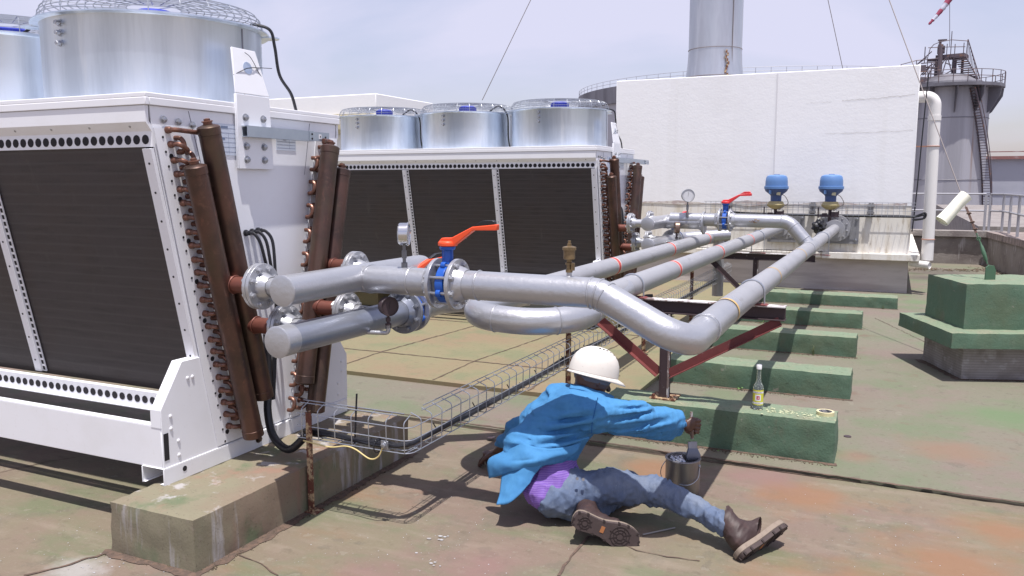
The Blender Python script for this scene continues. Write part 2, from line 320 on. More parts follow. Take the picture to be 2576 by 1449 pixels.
crack([gz(1408, 1449), gz(1435, 1400), gz(1462, 1375), gz(1482, 1350)], .016, .004, 'crack', jit=.006, seed=4)
crack([gz(1478, 1352), gz(1550, 1363), gz(1600, 1385), gz(1680, 1402), gz(1760, 1412)], .008, .004, 'crack', jit=.004, seed=5)
crack([gz(2200, 800, .018), gz(2330, 862, .018)], .010, .0215, 'crack', jit=.01, seed=6)
crack([gz(600, 1395), gz(660, 1420), gz(700, 1449)], .008, .004, 'crack', jit=.006, seed=7)
crack([gz(0, 1190), gz(120, 1162), gz(200, 1150)], .01, .004, 'crack', jit=.006, seed=9)
crack([gz(60, 1449), gz(180, 1420), gz(275, 1388)], .02, .004, 'crack', jit=.01, seed=10)
crack([(.7, 9.6), (4, 9.7)], .03, .0215, 'roof_joint', jit=.008, seed=11)
crack([(.2, 16.6), (4, 16.8)], .05, .0215, 'roof_joint', jit=.02, seed=12)
for y in (6.45, 8.3, 10.2): crack([(-9, y), (-2, y+.03)], .028, .0555, 'slab_joint', jit=.007, seed=int(y*10))
for x in (-5.6, -4.35, -3.35, -2.5): crack([(x, 5.7), (x-.02, 6.45), (x+.2, 9)], .020, .056, 'slab_joint', jit=.007, seed=int(-x*10))
# dirt, flakes and leaf litter along the foot of the plinths and kerbs
crack([(-2.60, 2.44), (-2.60, 4.2)], .075, .003, 'dirt_band', jit=.012, seed=21); crack([(-3.16, 2.43), (-2.58, 2.43)], .06, .0035, 'dirt_band', jit=.010, seed=22)
for y_, x_ in ((5.0, -.22), (6.59, -.2), (8.25, -.23), (9.94, -.24), (11.73, .13)): crack([(-1.68, y_), (x_, y_)], .06, .0205, 'dirt_band', jit=.010, seed=int(y_*7))
crack([(.28, 8.42), (.57, 7.69), (1.9, 8.18)], .07, .0208, 'dirt_band', jit=.012, seed=24)
def litter(name, segs, n, spread, m, z=0, sz=(.004, .018), seed=1):
    rnd = random.Random(seed); mb = MB()
    for k in range(n):
        a, b = rnd.choice(segs); t = rnd.random(); x = a[0]+(b[0]-a[0])*t+rnd.gauss(0, spread); y = a[1]+(b[1]-a[1])*t+rnd.gauss(0, spread)
        s = rnd.uniform(*sz); a0 = rnd.uniform(0, 6.28); vs = []
        for i in range(5): q = a0+i*1.256; r_ = s*rnd.uniform(.5, 1); vs.append((x+math.cos(q)*r_, y+math.sin(q)*r_, z+.001+rnd.random()*s*.25))
        vs.append((x, y, z+.002+s*rnd.uniform(.15, .5))); mb.add(vs, [(i, (i+1) % 5, 5) for i in range(5)])
    return tag(mb.build(name, m, ang=10), kind='stuff')
dirt = mat('dark_litter', (.055, .04, .026), .95, 0, [(30, (.14, .095, .06), .45, .6, .8)])
chalk = mat('paint_flakes', (.40, .39, .40), .7, 0, [(14, (.25, .22, .20), .45, .6, .7)])
litter('dirt_litter', [((-2.60, 2.5), (-2.60, 4.1)), ((-2.60, 2.5), (-2.60, 4.1)), ((-3.12, 2.44), (-2.62, 2.46))], 2600, .016, dirt, 0, (.002, .0075), 1)
litter('dirt_litter', [((-1.6, y-.02), (-.24, y-.02)) for y in (5.0, 6.6, 8.25, 9.95, 11.73)]+[((.33, 8.4), (.6, 7.7)), ((.6, 7.7), (1.6, 8.06))], 4200, .020, dirt, .018, (.002, .009), 2)
litter('dirt_litter', [((.3, 17.4), (1.7, 17.8)), ((1.6, 18.4), (2.2, 16)), ((2.1, 15.5), (2.5, 12.8))], 900, .14, dirt, .018, (.01, .035), 3)
litter('paint_flakes', [(gz(560, 1420), gz(1250, 1330)), (gz(900, 1360), gz(1400, 1440)), (gz(20, 1360), gz(300, 1449)), (gz(1950, 1300), gz(2500, 1449))], 260, .22, chalk, -.0005, (.0015, .0045), 4)
litter('paint_flakes', [(gz(500, 1445), gz(300, 1410)), (gz(150, 1440), gz(330, 1400))], 50, .06, chalk, 0, (.002, .007), 6)
litter('paint_flakes', [((-.70, 5.12), (-.30, 5.10))], 110, .03, mat('pale_flakes', (.42, .44, .28), .8), .268, (.003, .013), 5)
sp = MB()
rnd = random.Random(12)
for (cx_, cy_, n_) in [(655+840, 1350, 0), (1112, 1357, 5), (1096, 1420, 4), (1090, 1240+110, 2), (1060, 1395, 1)]:
    for i in range(n_):
        q = gz(cx_+rnd.uniform(-22, 22), cy_+rnd.uniform(-7, 7)); r_ = rnd.uniform(.005, .013)
        sp.add([(q[0]+math.cos(t*.785)*r_*rnd.uniform(.8, 1.1), q[1]+math.sin(t*.785)*r_*.8, .003+i*.0003) for t in range(8)], [tuple(range(8))])
tag(sp.build('paint_spots', chalk), kind='stuff')

# ---------------------------------------------------------------- concrete
o = rough_box('concrete_plinth', -3.13, -2.62, 2.45, 4.17, 0, .235, conc, .035, .007, .010); tag(o, 'mossy stained concrete plinth under the corner of the near dry cooler', 'plinth')
o = rough_box('concrete_plinth', -3.28, -2.72, 8.62, 10.0, .075, .235, slabm, .06, .007, .010); tag(o, 'yellowish concrete plinth under the right end of the far dry cooler', 'plinth')
o = rough_box('concrete_plinth', -6.75, -6.0, 8.85, 10.0, .075, .235, slabm, .06, .007, .010); tag(o, 'green concrete plinth seen behind the silver flanges, under the left of the far dry cooler', 'plinth')
blk = [(5.01, 5.30, -.235, .268, 'nearest low green concrete block, with the bottle and tape roll standing on it'), (6.60, 6.90, -.22, .21, 'green concrete block second from the front, just behind the bottle'),
       (8.26, 8.56, -.245, .21, 'middle green concrete block of the row of five'), (9.955, 10.25, -.25, .19, 'fourth and shortest green concrete block from the front'), (11.74, 12.1, .122, .165, 'farthest green concrete block, at the foot of the scored grey wall')]
for k, (y0, y1, x1, h, lb) in enumerate(blk):
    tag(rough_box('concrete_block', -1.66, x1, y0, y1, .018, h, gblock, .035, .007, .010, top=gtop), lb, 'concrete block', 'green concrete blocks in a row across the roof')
# anchor pedestal
pd = thing('anchor_pedestal', (.9, 8.2, .018), 'stepped green and grey concrete pedestal anchoring the guy wire', 'pedestal')
R_ = Matrix.Rotation(math.radians(20.5), 3, 'Z'); O_ = Vector((.594, 7.716, 0))
rough_box('base', 0, 1.3, 0, .78, .018, .31, mat('scored_concrete', (.30, .275, .265), .9, 0, [(4, (.19, .165, .15), .45, .62, .8), (12, (.44, .42, .42), .55, .68, .6)], [(30, .5, .01, (1, 1, 4))], wave=(14, (.15, .135, .13), 'Z', .5, .9, .35)), .05, .008, .01, R_, O_, pd)
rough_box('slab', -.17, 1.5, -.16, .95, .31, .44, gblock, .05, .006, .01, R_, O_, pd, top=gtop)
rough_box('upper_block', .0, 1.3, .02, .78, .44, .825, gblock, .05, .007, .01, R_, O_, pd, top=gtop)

# ---------------------------------------------------------------- dry cooler (modelled for the near position)
UX, UY = -3.05, 2.70
def make_cooler():
    L = 3.75; W = 1.42
    t = thing('dry_cooler', (UX, UY, 0), 'x', 'dry cooler', 'dry coolers standing on the roof')
    X0 = UX-L; X1 = UX; Y = lambda y: UY+y
    # top casing
    m = MB(); m.ext((X0, Y(0), 2.035), (X1+.006, Y(W), 2.055)); m.ext((X0, Y(-.002), 2.0), (X1+.008, Y(.02), 2.034)); m.ext((X1-.02, Y(.021), 2.0), (X1+.008, Y(W), 2.034)); m.ext((X0, Y(W-.02), 2.0), (X1-.021, Y(W), 2.034))
    m.build('top_deck', white, t, .003)
    for s, nm in ((1, 'top_fascia'), (-1, 'top_fascia')):
        yy = (lambda y: Y(y)) if s > 0 else (lambda y: Y(W-y))
        m = MB(); poly = [(.004, 1.998), (.004, 1.925), (.035, 1.885), (.035, 1.815), (.05, 1.815), (.05, 1.89), (.022, 1.93), (.022, 1.998)]
        n = len(poly); vs = [(X0, yy(y), z) for y, z in poly]+[(X1-.004, yy(y), z) for y, z in poly]
        m.add(vs, [tuple(range(n)) if s > 0 else tuple(range(n-1, -1, -1)), tuple(range(2*n-1, n-1, -1)) if s > 0 else tuple(range(n, 2*n))]+[((i, n+i, n+(i+1) % n, (i+1) % n) if s > 0 else (i, (i+1) % n, n+(i+1) % n, n+i)) for i in range(n)])
        m.k = 1; h = m
        for k in range(int(L/.056)): h.lathe([(0, .0215), (.0015, .0215)], (X1-.045-k*.056, yy(.0350) - s*.0003, 1.848), (0, -s, 0), 12)
        m.k = 2
        if s > 0:
            for k in range(14): h.lathe([(0, .006), (.003, .006), (.005, .002)], (X1-.12-k*.265, yy(.019), 1.907), (0, -.8, -.6), 8)
        fa = m.build('top_fascia', [white, holec, steel], t)
    # coil slabs and posts
    sl_ = .197
    def cy(z, s): y = .045+sl_*(1.81-z); return Y(y) if s > 0 else Y(W-y)
    for s in (1, -1):
        m = MB(); a, b = 1.825, .60; th = .13*s
        vs = [(X0+.02, cy(a, s), a), (X1-.06, cy(a, s), a), (X1-.06, cy(b, s), b), (X0+.02, cy(b, s), b), (X0+.02, cy(a, s)+th, a), (X1-.06, cy(a, s)+th, a), (X1-.06, cy(b, s)+th, b), (X0+.02, cy(b, s)+th, b)]
        fs = [(3, 2, 1, 0), (4, 5, 6, 7), (0, 1, 5, 4), (2, 3, 7, 6), (1, 2, 6, 5), (3, 0, 4, 7)]
        m.add(vs, fs if s > 0 else [f[::-1] for f in fs]); m.build('coil', finm, t)
        for k in range(4):
            x = X1-.032-k*1.19; wd = .034 if k == 0 else .03
            m = MB(); d = Vector((0, sl_*s, -1)).normalized(); nrm = Vector((0, -s, -sl_*1)).normalized()
            p = Vector((x, cy(1.81, s), 1.81))+nrm*.012; q = Vector((x, cy(.62, s), .62))+nrm*.012
            m.bar(p, q, wd*1.6, .018, nrm)
            if s > 0:
                m.k = 1; h = m
                for j in range(9): c = p.lerp(q, (j+.5)/9)+nrm*.009; h.lathe([(0, .0055), (.002, .0055)], c, nrm, 8)
            po = m.build('coil_post', [white, holec], t)
            if s > 0:
                if k:
                    h = MB(); p2 = p+Vector((.042, 0, 0))-nrm*.004; q2 = q+Vector((.042, 0, 0))-nrm*.004
                    h.bar(p2, q2, .028, .006, nrm); h.k = 1
                    for j in range(34): c = p2.lerp(q2, (j+.5)/34)+nrm*.0034; h.bar(c-d*.011, c+d*.011, .017, .002, nrm)
                    h.build('slotted_strip', [white, holec], t)
    # lower trough with round openings, and the long bottom beam
    for s in (1, -1):
        yy = (lambda y: Y(y)) if s > 0 else (lambda y: Y(W-y))
        m = MB(); m.ext((X0, yy(.20), .530), (X1-.08, yy(.206), .603)); m.ext((X0, yy(.20), .603), (X1-.08, yy(.232), .607)); m.ext((X0, yy(.165), .526), (X1-.08, yy(.199), .530))
        m.k = 1; h = m
        for k in range(int(L/.054)): h.lathe([(0, .0195), (.0015, .0195)], (X1-.12-k*.054, yy(.1995), .566), (0, -s, 0), 12)
        tr = m.build('coil_tray', [white, holec], t)
        m = MB(); m.ext((X0, yy(-.01), .318), (X1-.002, yy(.0), .520)); m.ext((X0, yy(-.01), .5205), (X1-.002, yy(.03), .5245)); m.ext((X0, yy(.0005), .318), (X1-.002, yy(.025), .322))
        m.build('bottom_beam', white, t, .003)
    # end panel and leg plates (one folded sheet steel end)
    m = MB(); q = lambda y: Y(y)-0
    poly = [(.03, 1.998), (.04, 1.85), (.30, .45), (.47, .328), (W-.47, .328), (W-.30, .45), (W-.04, 1.85), (W-.03, 1.998)]
    m.prism([(y, z) for y, z in poly], (X1-.012, UY, 0), (0, 1, 0), (0, 0, 1), .008)
    m.k = 1
    for a_, b_ in ((.255, .33), (1.15, 1.09)): m.bar((X1-.0035, Y(a_), 1.99), (X1-.0035, Y(b_), 1.70), .003, .002, (1, 0, 0))
    ep = m.build('end_panel', [whited, mat('seam_grey', (.22, .22, .25), .8)], t)
    for s in (1, -1):
        m = MB(); pl = [(-.008, .322), (-.008, .60), (.13, .805), (.295, .805), (.36, .322)]
        if s < 0: pl = [(W-y, z) for y, z in pl][::-1]
        m.prism(pl, (X1-.003, UY, 0), (0, 1, 0), (0, 0, 1), .008)
        a, b = ((-.008, .60), (.13, .805)) if s > 0 else ((W+.008, .60), (W-.13, .805))
        m.bar((X1-.028, Y(a[0]), a[1]), (X1-.028, Y(b[0]), b[1]), .004, .060, (1, 0, 0))
        m.ext((X1-.058, Y(b[0]), .801), (X1+.004, Y(b[0]+.16*s), .806)); m.ext((X1-.06, Y(-.012 if s > 0 else W+.012), .515), (X1+.004, Y(-.008 if s > 0 else W+.008), .60))
        m.k = 1; h = m
        for y, z in ((.045, .56), (.045, .50), (.085, .43), (.085, .36), (.16, .72), (.19, .72)):
            h.lathe([(0, .009), (.003, .009), (.006, .004)], (X1+.005, Y(y if s > 0 else W-y), z), (1, 0, 0), 10)
        m.k = 2
        if s > 0: m.box((X1+.0062, Y(.012), .42), (.002, .028, .13))
        lp = m.build('leg_plate', [whited, white, holec], t)
    # tube sheets with dimples
    for s in (1, -1):
        f = lambda y: Y(y) if s > 0 else Y(W-y)
        m = MB(); pl = [(.035, 1.90), (.035+.20, 1.90), (.235+.30, .33), (.33, .33)]
        if s < 0: pl = [(W-y, z) for y, z in pl][::-1]
        m.prism(pl, (X1+.006, UY, 0), (0, 1, 0), (0, 0, 1), .004)
        m.k = 1; h = m
        for k in range(24):
            z = 1.86-k*.066
            h.lathe([(0, .006), (.0015, .006)], (X1+.0105, f(.075+.195*(1.9-z)), z), (1, 0, 0), 8)
            if k % 3 == 1 or s < 0: h.lathe([(0, .0125), (.0015, .0125)], (X1+.0105, f(.105+.195*(1.9-z)), z-.02), (1, 0, 0), 12)
        ts = m.build('tube_sheet', [whited, holec if s > 0 else mat('dimple_shade', (.42, .42, .45), .6)], t)
    # copper headers, feed tubes and return bends
    hd = [((.151, 1.74), (.463, .353)), ((.244, 1.925), (.547, .537)), ((W-.252, 1.868), (W-.547, .537)), ((W-.151, 1.74), (W-.463, .353))]
    HX = X1+.125
    for k, (a, b) in enumerate(hd):
        p = Vector((HX, Y(a[0]), a[1])); q_ = Vector((HX, Y(b[0]), b[1])); d = (p-q_).normalized()
        m = MB(); L2 = (p-q_).length; m.lathe([(0, .0), (.002, .035), (.008, .047), (.012, .0535), (.05, .0535), (.052, .0515), (L2-.05, .0515), (L2-.048, .0535), (L2-.014, .0535), (L2-.008, .046), (L2, .02)], q_, d, 28, False)
        h = m.build('header_pipe', copper, t)
        m = MB(); m.lathe([(0, .021), (.012, .021), (.013, .026), (.018, .026), (.019, .015), (.028, .015), (.03, .008)], p-d*.003, d, 14); m.build('vent_plug', copperb, h)
    for s in (1, -1):
        f = lambda y: Y(y) if s > 0 else Y(W-y)
        for k in range(23):
            z = 1.895-k*.0672; y = (.108 if s > 0 else .165)+.198*(1.9-z)
            inn = y+.075
            hy = (.151+.225*(1.74-z)) if z < 1.74 else .244+.225*(1.925-z)
            m = MB()
            zz = z+random.uniform(-.004, .004)
            r_ = .0115
            if k in (1, 2, 4, 6, 10) or (k % 3 == 1 and k > 10 and s < 0):       # a bend that returns to the next tube
                m.tube(fillet([(X1+.01, f(y), zz), (X1+.075, f(y), zz), (X1+.075, f(y+.052), zz-.03), (X1+.01, f(y+.052), zz-.03)], [.022, .022], 6), r_, 10)
                nm = 'return_bend'
            else:
                m.tube(fillet([(X1+.01, f(y), zz), (X1+.06, f(y), zz), (X1+.075, f(hy), zz+random.uniform(-.01, .004))], [.018], 6), r_, 10)
                nm = 'feed_tube'
            m.lathe([(0, .0165), (.02, .0155), (.026, .012)], (X1+.01, f(y), zz), (1, 0, 0), 12)
            m.build(nm, copperb, t)
            if k < 22:
                m = MB(); y2 = y+.045; z2 = zz-.034
                if k % 2 == 0: m.tube(fillet([(X1+.01, f(y2), z2), (X1+.058, f(y2), z2), (X1+.058, f(y2+.014), z2-.066), (X1+.01, f(y2+.014), z2-.066)], [.028, .028], 6), r_, 10)
                else: m.tube(fillet([(X1+.01, f(y2+.05), z2), (X1+.05, f(y2+.05), z2), (X1+.05, f(y2+.064), z2-.066), (X1+.01, f(y2+.064), z2-.066)], [.028, .028], 6), r_, 10)
                m.build('return_bend', copperb, t)
    # copper stubs with loose flanges and white tags
    for (yy, zz, k, xf) in ((.318, 1.165, 0, .32), (.455, .945, 1, .335), (W-.455, .965, 2, .335), (W-.318, 1.185, 3, .32)):
        m = MB(); p = Vector((HX, Y(yy), zz)); m.tube([p, (X1+.2, Y(yy), zz), (X1+xf-.01, Y(yy), zz)], .040, 20); m.ring((HX+.055, Y(yy), zz), (1, .0, -.1), .043, .004, 24)
        sbt = m.build('stub_pipe', copperb if 0 else mat('stub_copper', (.17, .058, .042), .5, .35, [(6, (.12, .045, .034), .45, .65, .7)]), t)
        m = MB(); aa = [-.3+i*.16 for i in range(9)]; m.add([(xq, Y(yy)-.0425*math.sin(a_), zz+.0425*math.cos(a_)) for xq in (X1+xf-.058, X1+xf-.018) for a_ in aa], [(i, i+1, i+10, i+9) for i in range(8)])
        m.build('paper_tag', mat('paper_white', (.8, .8, .8), .7), sbt)
    # rails on the plinth, lifting plate, name plates, bracket, cable glands, grommet
    m = MB(); m.ext((X1+.004, Y(-.015), .236), (X1+.010, Y(W-.0), .316)); m.ext((X1-.13, Y(-.015), .3165), (X1+.010, Y(W), .3205)); m.ext((X1-.136, Y(-.015), .236), (X1-.130, Y(W), .3160)); m.ext((X1-.129, Y(-.015), .24), (X1-.112, Y(W), .244)); m.ext((X1-.018, Y(-.015), .24), (X1+.0035, Y(W), .244))
    m.build('foot_rail', white, t, .002)
    m = MB(); m.ext((X0+.1, Y(-.015), .236), (X0+.24, Y(W), .3165)); m.build('foot_rail', white, t, .002)
    MB().lathe([(0, .013), (.0015, .013)], (X1+.0102, Y(.11), .285), (1, 0, 0), 12).build('rail_hole', holec, t)
    m = MB(); m.hexb((X1+.01, Y(.62), .285), (1, 0, 0), .016, .014); m.build('earth_bolt', copper, t)
    m = MB(); y0, y1 = .548, .792
    m.prism([(y0, 1.725), (y1+.012, 1.725), (y1, 2.10), (y0, 2.10)], (X1+.012, UY, 0), (0, 1, 0), (0, 0, 1), .010); m.ext((X1+.004, Y(y0), 1.725), (X1+.012, Y(y0+.008), 2.10))
    u_ = Vector((0, 1, 0)); v_ = Vector((-.16, 0, 1)).normalized()
    m.prism([(y0, .003), (y1, .003), (y1-.055, .235), (y0+.02, .235)], (X1+.012, UY, 2.10), u_, v_, .010)
    lp = m.build('lifting_plate', whited, t, .002)
    h = MB(); h.lathe([(0, .032), (.0015, .032)], Vector((X1+.0225, Y(.66), 2.10))+v_*.14, u_.cross(v_), 18); h.build('lifting_hole', galv, lp)
    bolt_set('bolt', [((X1+.022, Y(yb), zb), (1, 0, 0), .0145, .014) for yb in (.605, .735) for zb in (1.985, 1.84, 1.772)], steel, lp)
    bx = X1+.058; zb0, zb1 = 1.886, 1.942
    m = MB(); m.ext((bx, Y(.575), zb0), (bx+.004, Y(1.10), zb1)); m.ext((bx-.035, Y(.575), zb1-.004), (bx-.001, Y(1.10), zb1)); m.ext((bx-.035, Y(.575), zb0), (bx-.001, Y(1.10), zb0+.004)); m.ext((bx+.005, Y(1.06), zb0+.002), (bx+.009, Y(1.235), zb1-.003)); m.ext((X1+.024, Y(.58), zb0+.006), (bx-.036, Y(.64), zb1-.006))
    m.k = 1
    for yb, zb in ((1.08, 1.925), (1.08, 1.90), (1.20, 1.912)): m.lathe([(0, .006), (.002, .006)], (bx+.0095, Y(yb), zb), (1, 0, 0), 8)
    m.k = 2; m.box((bx+.0105, Y(1.15), 1.914), (.002, .022, .026)); m.k = 1; m.box((bx+.0120, Y(1.15), 1.914), (.002, .006, .010))
    br = m.build('support_bracket', [galvs, holec, white], t)
    pm = mat('plate_grey', (.55, .60, .70), .5); pi = mat('plate_print', (.16, .20, .30), .6)
    for (ya, yb, za, zb) in ((.402, .56, 1.79, 1.945), (.86, 1.02, 1.83, 1.945)):
        p = MB().ext((X1-.003, Y(ya), za), (X1-.001, Y(yb), zb)).build('name_plate', pm, t); h = MB(); x = X1-.0005; wd = yb-ya
        for i in range(6): h.ext((x-.0005, Y(ya+.005), za+(zb-za)*(.12+.15*i)), (x+.0002, Y(yb-.005), za+(zb-za)*(.12+.15*i)+.0007))
        h.ext((x-.0005, Y(ya+wd*.34), zb-.022), (x+.0004, Y(ya+wd*.64), zb-.009)); h.ext((x-.0005, Y(ya+wd*.35), za+(zb-za)*.5), (x+.0003, Y(ya+wd*.5), za+(zb-za)*.56)); h.ext((x-.0005, Y(ya+wd*.66), za+.01), (x+.0002, Y(ya+wd*.665), za+(zb-za)*.7))
        h.build('print', pi, p)
    for yb in (.10, .19): 
        for zb in (1.95, 1.93):
            pass
    bolt_set('bolt', [((X1+.002, Y(yb), zb), (1, 0, 0), .0125, .012) for yb, zb in ((.10, 1.94), (.185, 1.935), (.27, 1.925), (W-.11, 1.88))], steel, t)
    for k in range(3):
        y = .60+k*.045; z = 1.395+k*.004
        m = MB(); m.lathe([(0, .017), (.008, .017), (.009, .013), (.028, .013), (.03, .009)], (X1-.003, Y(y), z), (1, 0, 0), 10)
        m.tube(smoothpath([(X1+.02, Y(y), z), (X1+.055, Y(y), z-.004), (X1+.085, Y(y+.01), z-.05), (X1+.10, Y(y+.03-k*.012), z-.16), (X1+.105, Y(.69), 1.05), (X1+.09, Y(.68+k*.006), .8), (X1+.08, Y(.66+k*.006), .5)], 7), .0085, 8)
        m.build('power_cable', cablem, t)
    m = MB(); m.tube(smoothpath([(X1+.08, Y(.64), .86), (X1+.085, Y(.63), .6), (X1+.10, Y(.60), .45), (X1+.16, Y(.57), .33), (X1+.28, Y(.55), .285), (X1+.40, Y(.56), .38), (X1+.5, Y(.555), .40)], 8), .021, 12); m.build('cable_sleeve', cablem, t)
    # fans
    for k in range(3):
        c = Vector((X1-.70-k*1.215, Y(W/2+.01), 0)); R = .560
        m = MB(); m.lathe([(2.056, R), (2.465, R), (2.473, R+.004), (2.475, R+.045), (2.482, R+.045), (2.483, R-.01), (2.465, R-.012), (2.06, R-.012)], c, (0, 0, 1), 72, False)
        a0 = -2.42
        for a in (a0, a0+PI): 
            ev = Vector((math.cos(a), math.sin(a), 0)); m.lathe([(2.469, .055), (2.477, .055)], c+ev*(R+.045), (0, 0, 1), 16)
        sh = m.build('fan_shroud', galv, t)
        ev = Vector((math.cos(-1.62), math.sin(-1.62), 0)); bolt_set('bolt', [(c+ev*(R-.002)+Vector((0, 0, z)), ev, .013, .028) for z in (2.435, 2.387, 2.337)], steel, sh)
        MB().bar(c+Vector((math.cos(.12), math.sin(.12), 0))*(R+.001)+Vector((0, 0, 2.06)), c+Vector((math.cos(.12), math.sin(.12), 0))*(R+.001)+Vector((0, 0, 2.465)), .008, .004, (1, 0, 0)).build('shroud_seam', mat('seam_grey', (.22, .22, .25), .8), sh)
        m = MB()
        prof = [(.575, 2.487), (.572, 2.510), (.567, 2.533), (.557, 2.555), (.538, 2.577), (.50, 2.587)]
        for r_, z in prof+[(r_, 2.589+(.50-r_)*.03) for r_ in [.46, .42, .38, .34, .30, .26, .22, .18, .14]]: m.ring(c+Vector((0, 0, z)), (0, 0, 1), r_, .0024, 60, 5)
        for j in range(24):
            a = j*PI/12; e = Vector((math.cos(a), math.sin(a), 0)); m.tube([c+e*r_+Vector((0, 0, z-.003)) for r_, z in prof]+[c+e*.14+Vector((0, 0, 2.598))], .0026, 5)
        gd = m.build('fan_guard', wirem, sh)
        m = MB(); m.lathe([(2.46, .098), (2.578, .098), (2.590, .085), (2.591, .0)], c, (0, 0, 1), 32, False)
        for j in range(28): a = j*PI/14; e = Vector((math.cos(a), math.sin(a), 0)); m.bar(c+e*.102+Vector((0, 0, 2.47)), c+e*.102+Vector((0, 0, 2.573)), .004, .012, e)
        m.build('motor', bluem, sh)
        m = MB(); m.lathe([(2.25, .06), (2.36, .06)], c, (0, 0, 1), 20)
        for j in range(4):
            a = j*PI/2+.4; e = Vector((math.cos(a), math.sin(a), 0)); e2 = Vector((-e.y, e.x, 0)); m.box(c+e*.28+Vector((0, 0, 2.30)), (.44, .16, .006), Matrix((e, (e2+Vector((0, 0, .45))).normalized(), e.cross(e2))).transposed())
        m.build('fan_blades', darkst, sh)
        m = MB(); ca = c+Vector((math.cos(.25)*(R+.085), math.sin(.25)*(R+.085), 2.42))
        if k == 0: m.tube(smoothpath([c+Vector((.5, .2, 2.52)), c+Vector((R*.93+.06, R*.42+.02, 2.49)), c+Vector((R*.93+.075, R*.42+.04, 2.40)), c+Vector((R*.93+.085, R*.42+.06, 2.25)), c+Vector((R*.93+.12, R*.42+.11, 2.15)), c+Vector((R*.93+.13, R*.42+.14, 2.05))], 8), .0085, 8)
        else: m.tube(smoothpath([c+Vector((.4, -.2, 2.5)), c+Vector((.5, -.15, 2.56)), c+Vector((.585, -.1, 2.46)), c+Vector((.59, -.08, 2.2)), c+Vector((.6, -.05, 2.06))], 8), .009, 8)
        m.build('fan_cable', cablem, sh)
        m = MB(); m.tube([c+Vector((-.14, 0, 2.60)), c+Vector((.14, 0, 2.60))], .002, 4); m.build('guard_tie', wirem, gd)
    # cable ties through the lifting plate
    m = MB(); pc = Vector((X1+.026, Y(.66), 2.10))+v_*.14
    m.tube([pc+Vector((.0, -.105, -.045)), pc+Vector((.004, -.01, -.002)), pc+Vector((.004, .03, .006)), pc+Vector((-.01, .12, .016)), pc+Vector((-.03, .215, .026))], .002, 5)
    m.tube(smoothpath([pc+Vector((0, -.02, .075)), pc+Vector((.004, .01, .06)), pc+Vector((.004, .04, .03)), pc+Vector((.0, .075, -.01)), pc+Vector((.0, .11, -.045))], 6), .0018, 5)
    m.build('cable_tie', cablem, t)
    return t
u1 = make_cooler(); u1['label'] = 'near white dry cooler at the left with big galvanised fan drums and copper headers'
u2 = copy_tree(u1); u2.location = (-2.90, 8.40, .0); 
for ch in S.objects:
    if ch.parent == u2 and ch.name.startswith('support_bracket'):      # the far unit's bracket sticks out past its casing
        ch.data = ch.data.copy()
        for v in ch.data.vertices:
            if v.co.y > UY+.9: v.co.y += .62
u2['label'] = 'far white dry cooler with three fan drums, behind the pipes'
# ---------------------------------------------------------------- pipework
PR = .0705
def weld(par, p, a, R=PR): MB().ring(p, a, R+.0005, .0045, 28, 6).build('weld_seam', silver, par)
def flange(name, p, a, mt, parent, R=.125, th=.02, nb=8, bolts=True, hub=True, r=PR, ph=.3927):
    a = Vector(a).normalized(); m = MB(); m.lathe([(0, R), (th, R)], p, a, 40)
    if hub: m.lathe([(th-.001, r+.022), (th+.022, r+.014), (th+.045, r+.002)], p, a, 32, False)
    o = m.build(name, mt, parent, .0018, 40)
    if bolts:
        u, v, _ = frame(a)
        bolt_set('bolt', [(Vector(p)+(u*math.cos(ph+2*PI*i/nb)+v*math.sin(ph+2*PI*i/nb))*(R*.8)+a*th, a, .0125, .014) for i in range(nb)], mt, o)
    return o
def pipe(name, loc, label, pts, mt, r=PR, n=32, cat='pipe', caps=True, group=None):
    t = thing(name, loc, label, cat, group); m = MB(); m.tube(pts, r, n, caps=caps); m.build('tube', mt, t, 0, 50); return t
def cap_disc(p, a, r, mt, parent): m = MB(); m.lathe([(0, r+.001), (.006, r+.001), (.009, r*.9)], p, a, 32); m.ring(Vector(p)+Vector(a)*.002, a, r, .003, 32, 5); return m.build('end_cap', mt, parent)
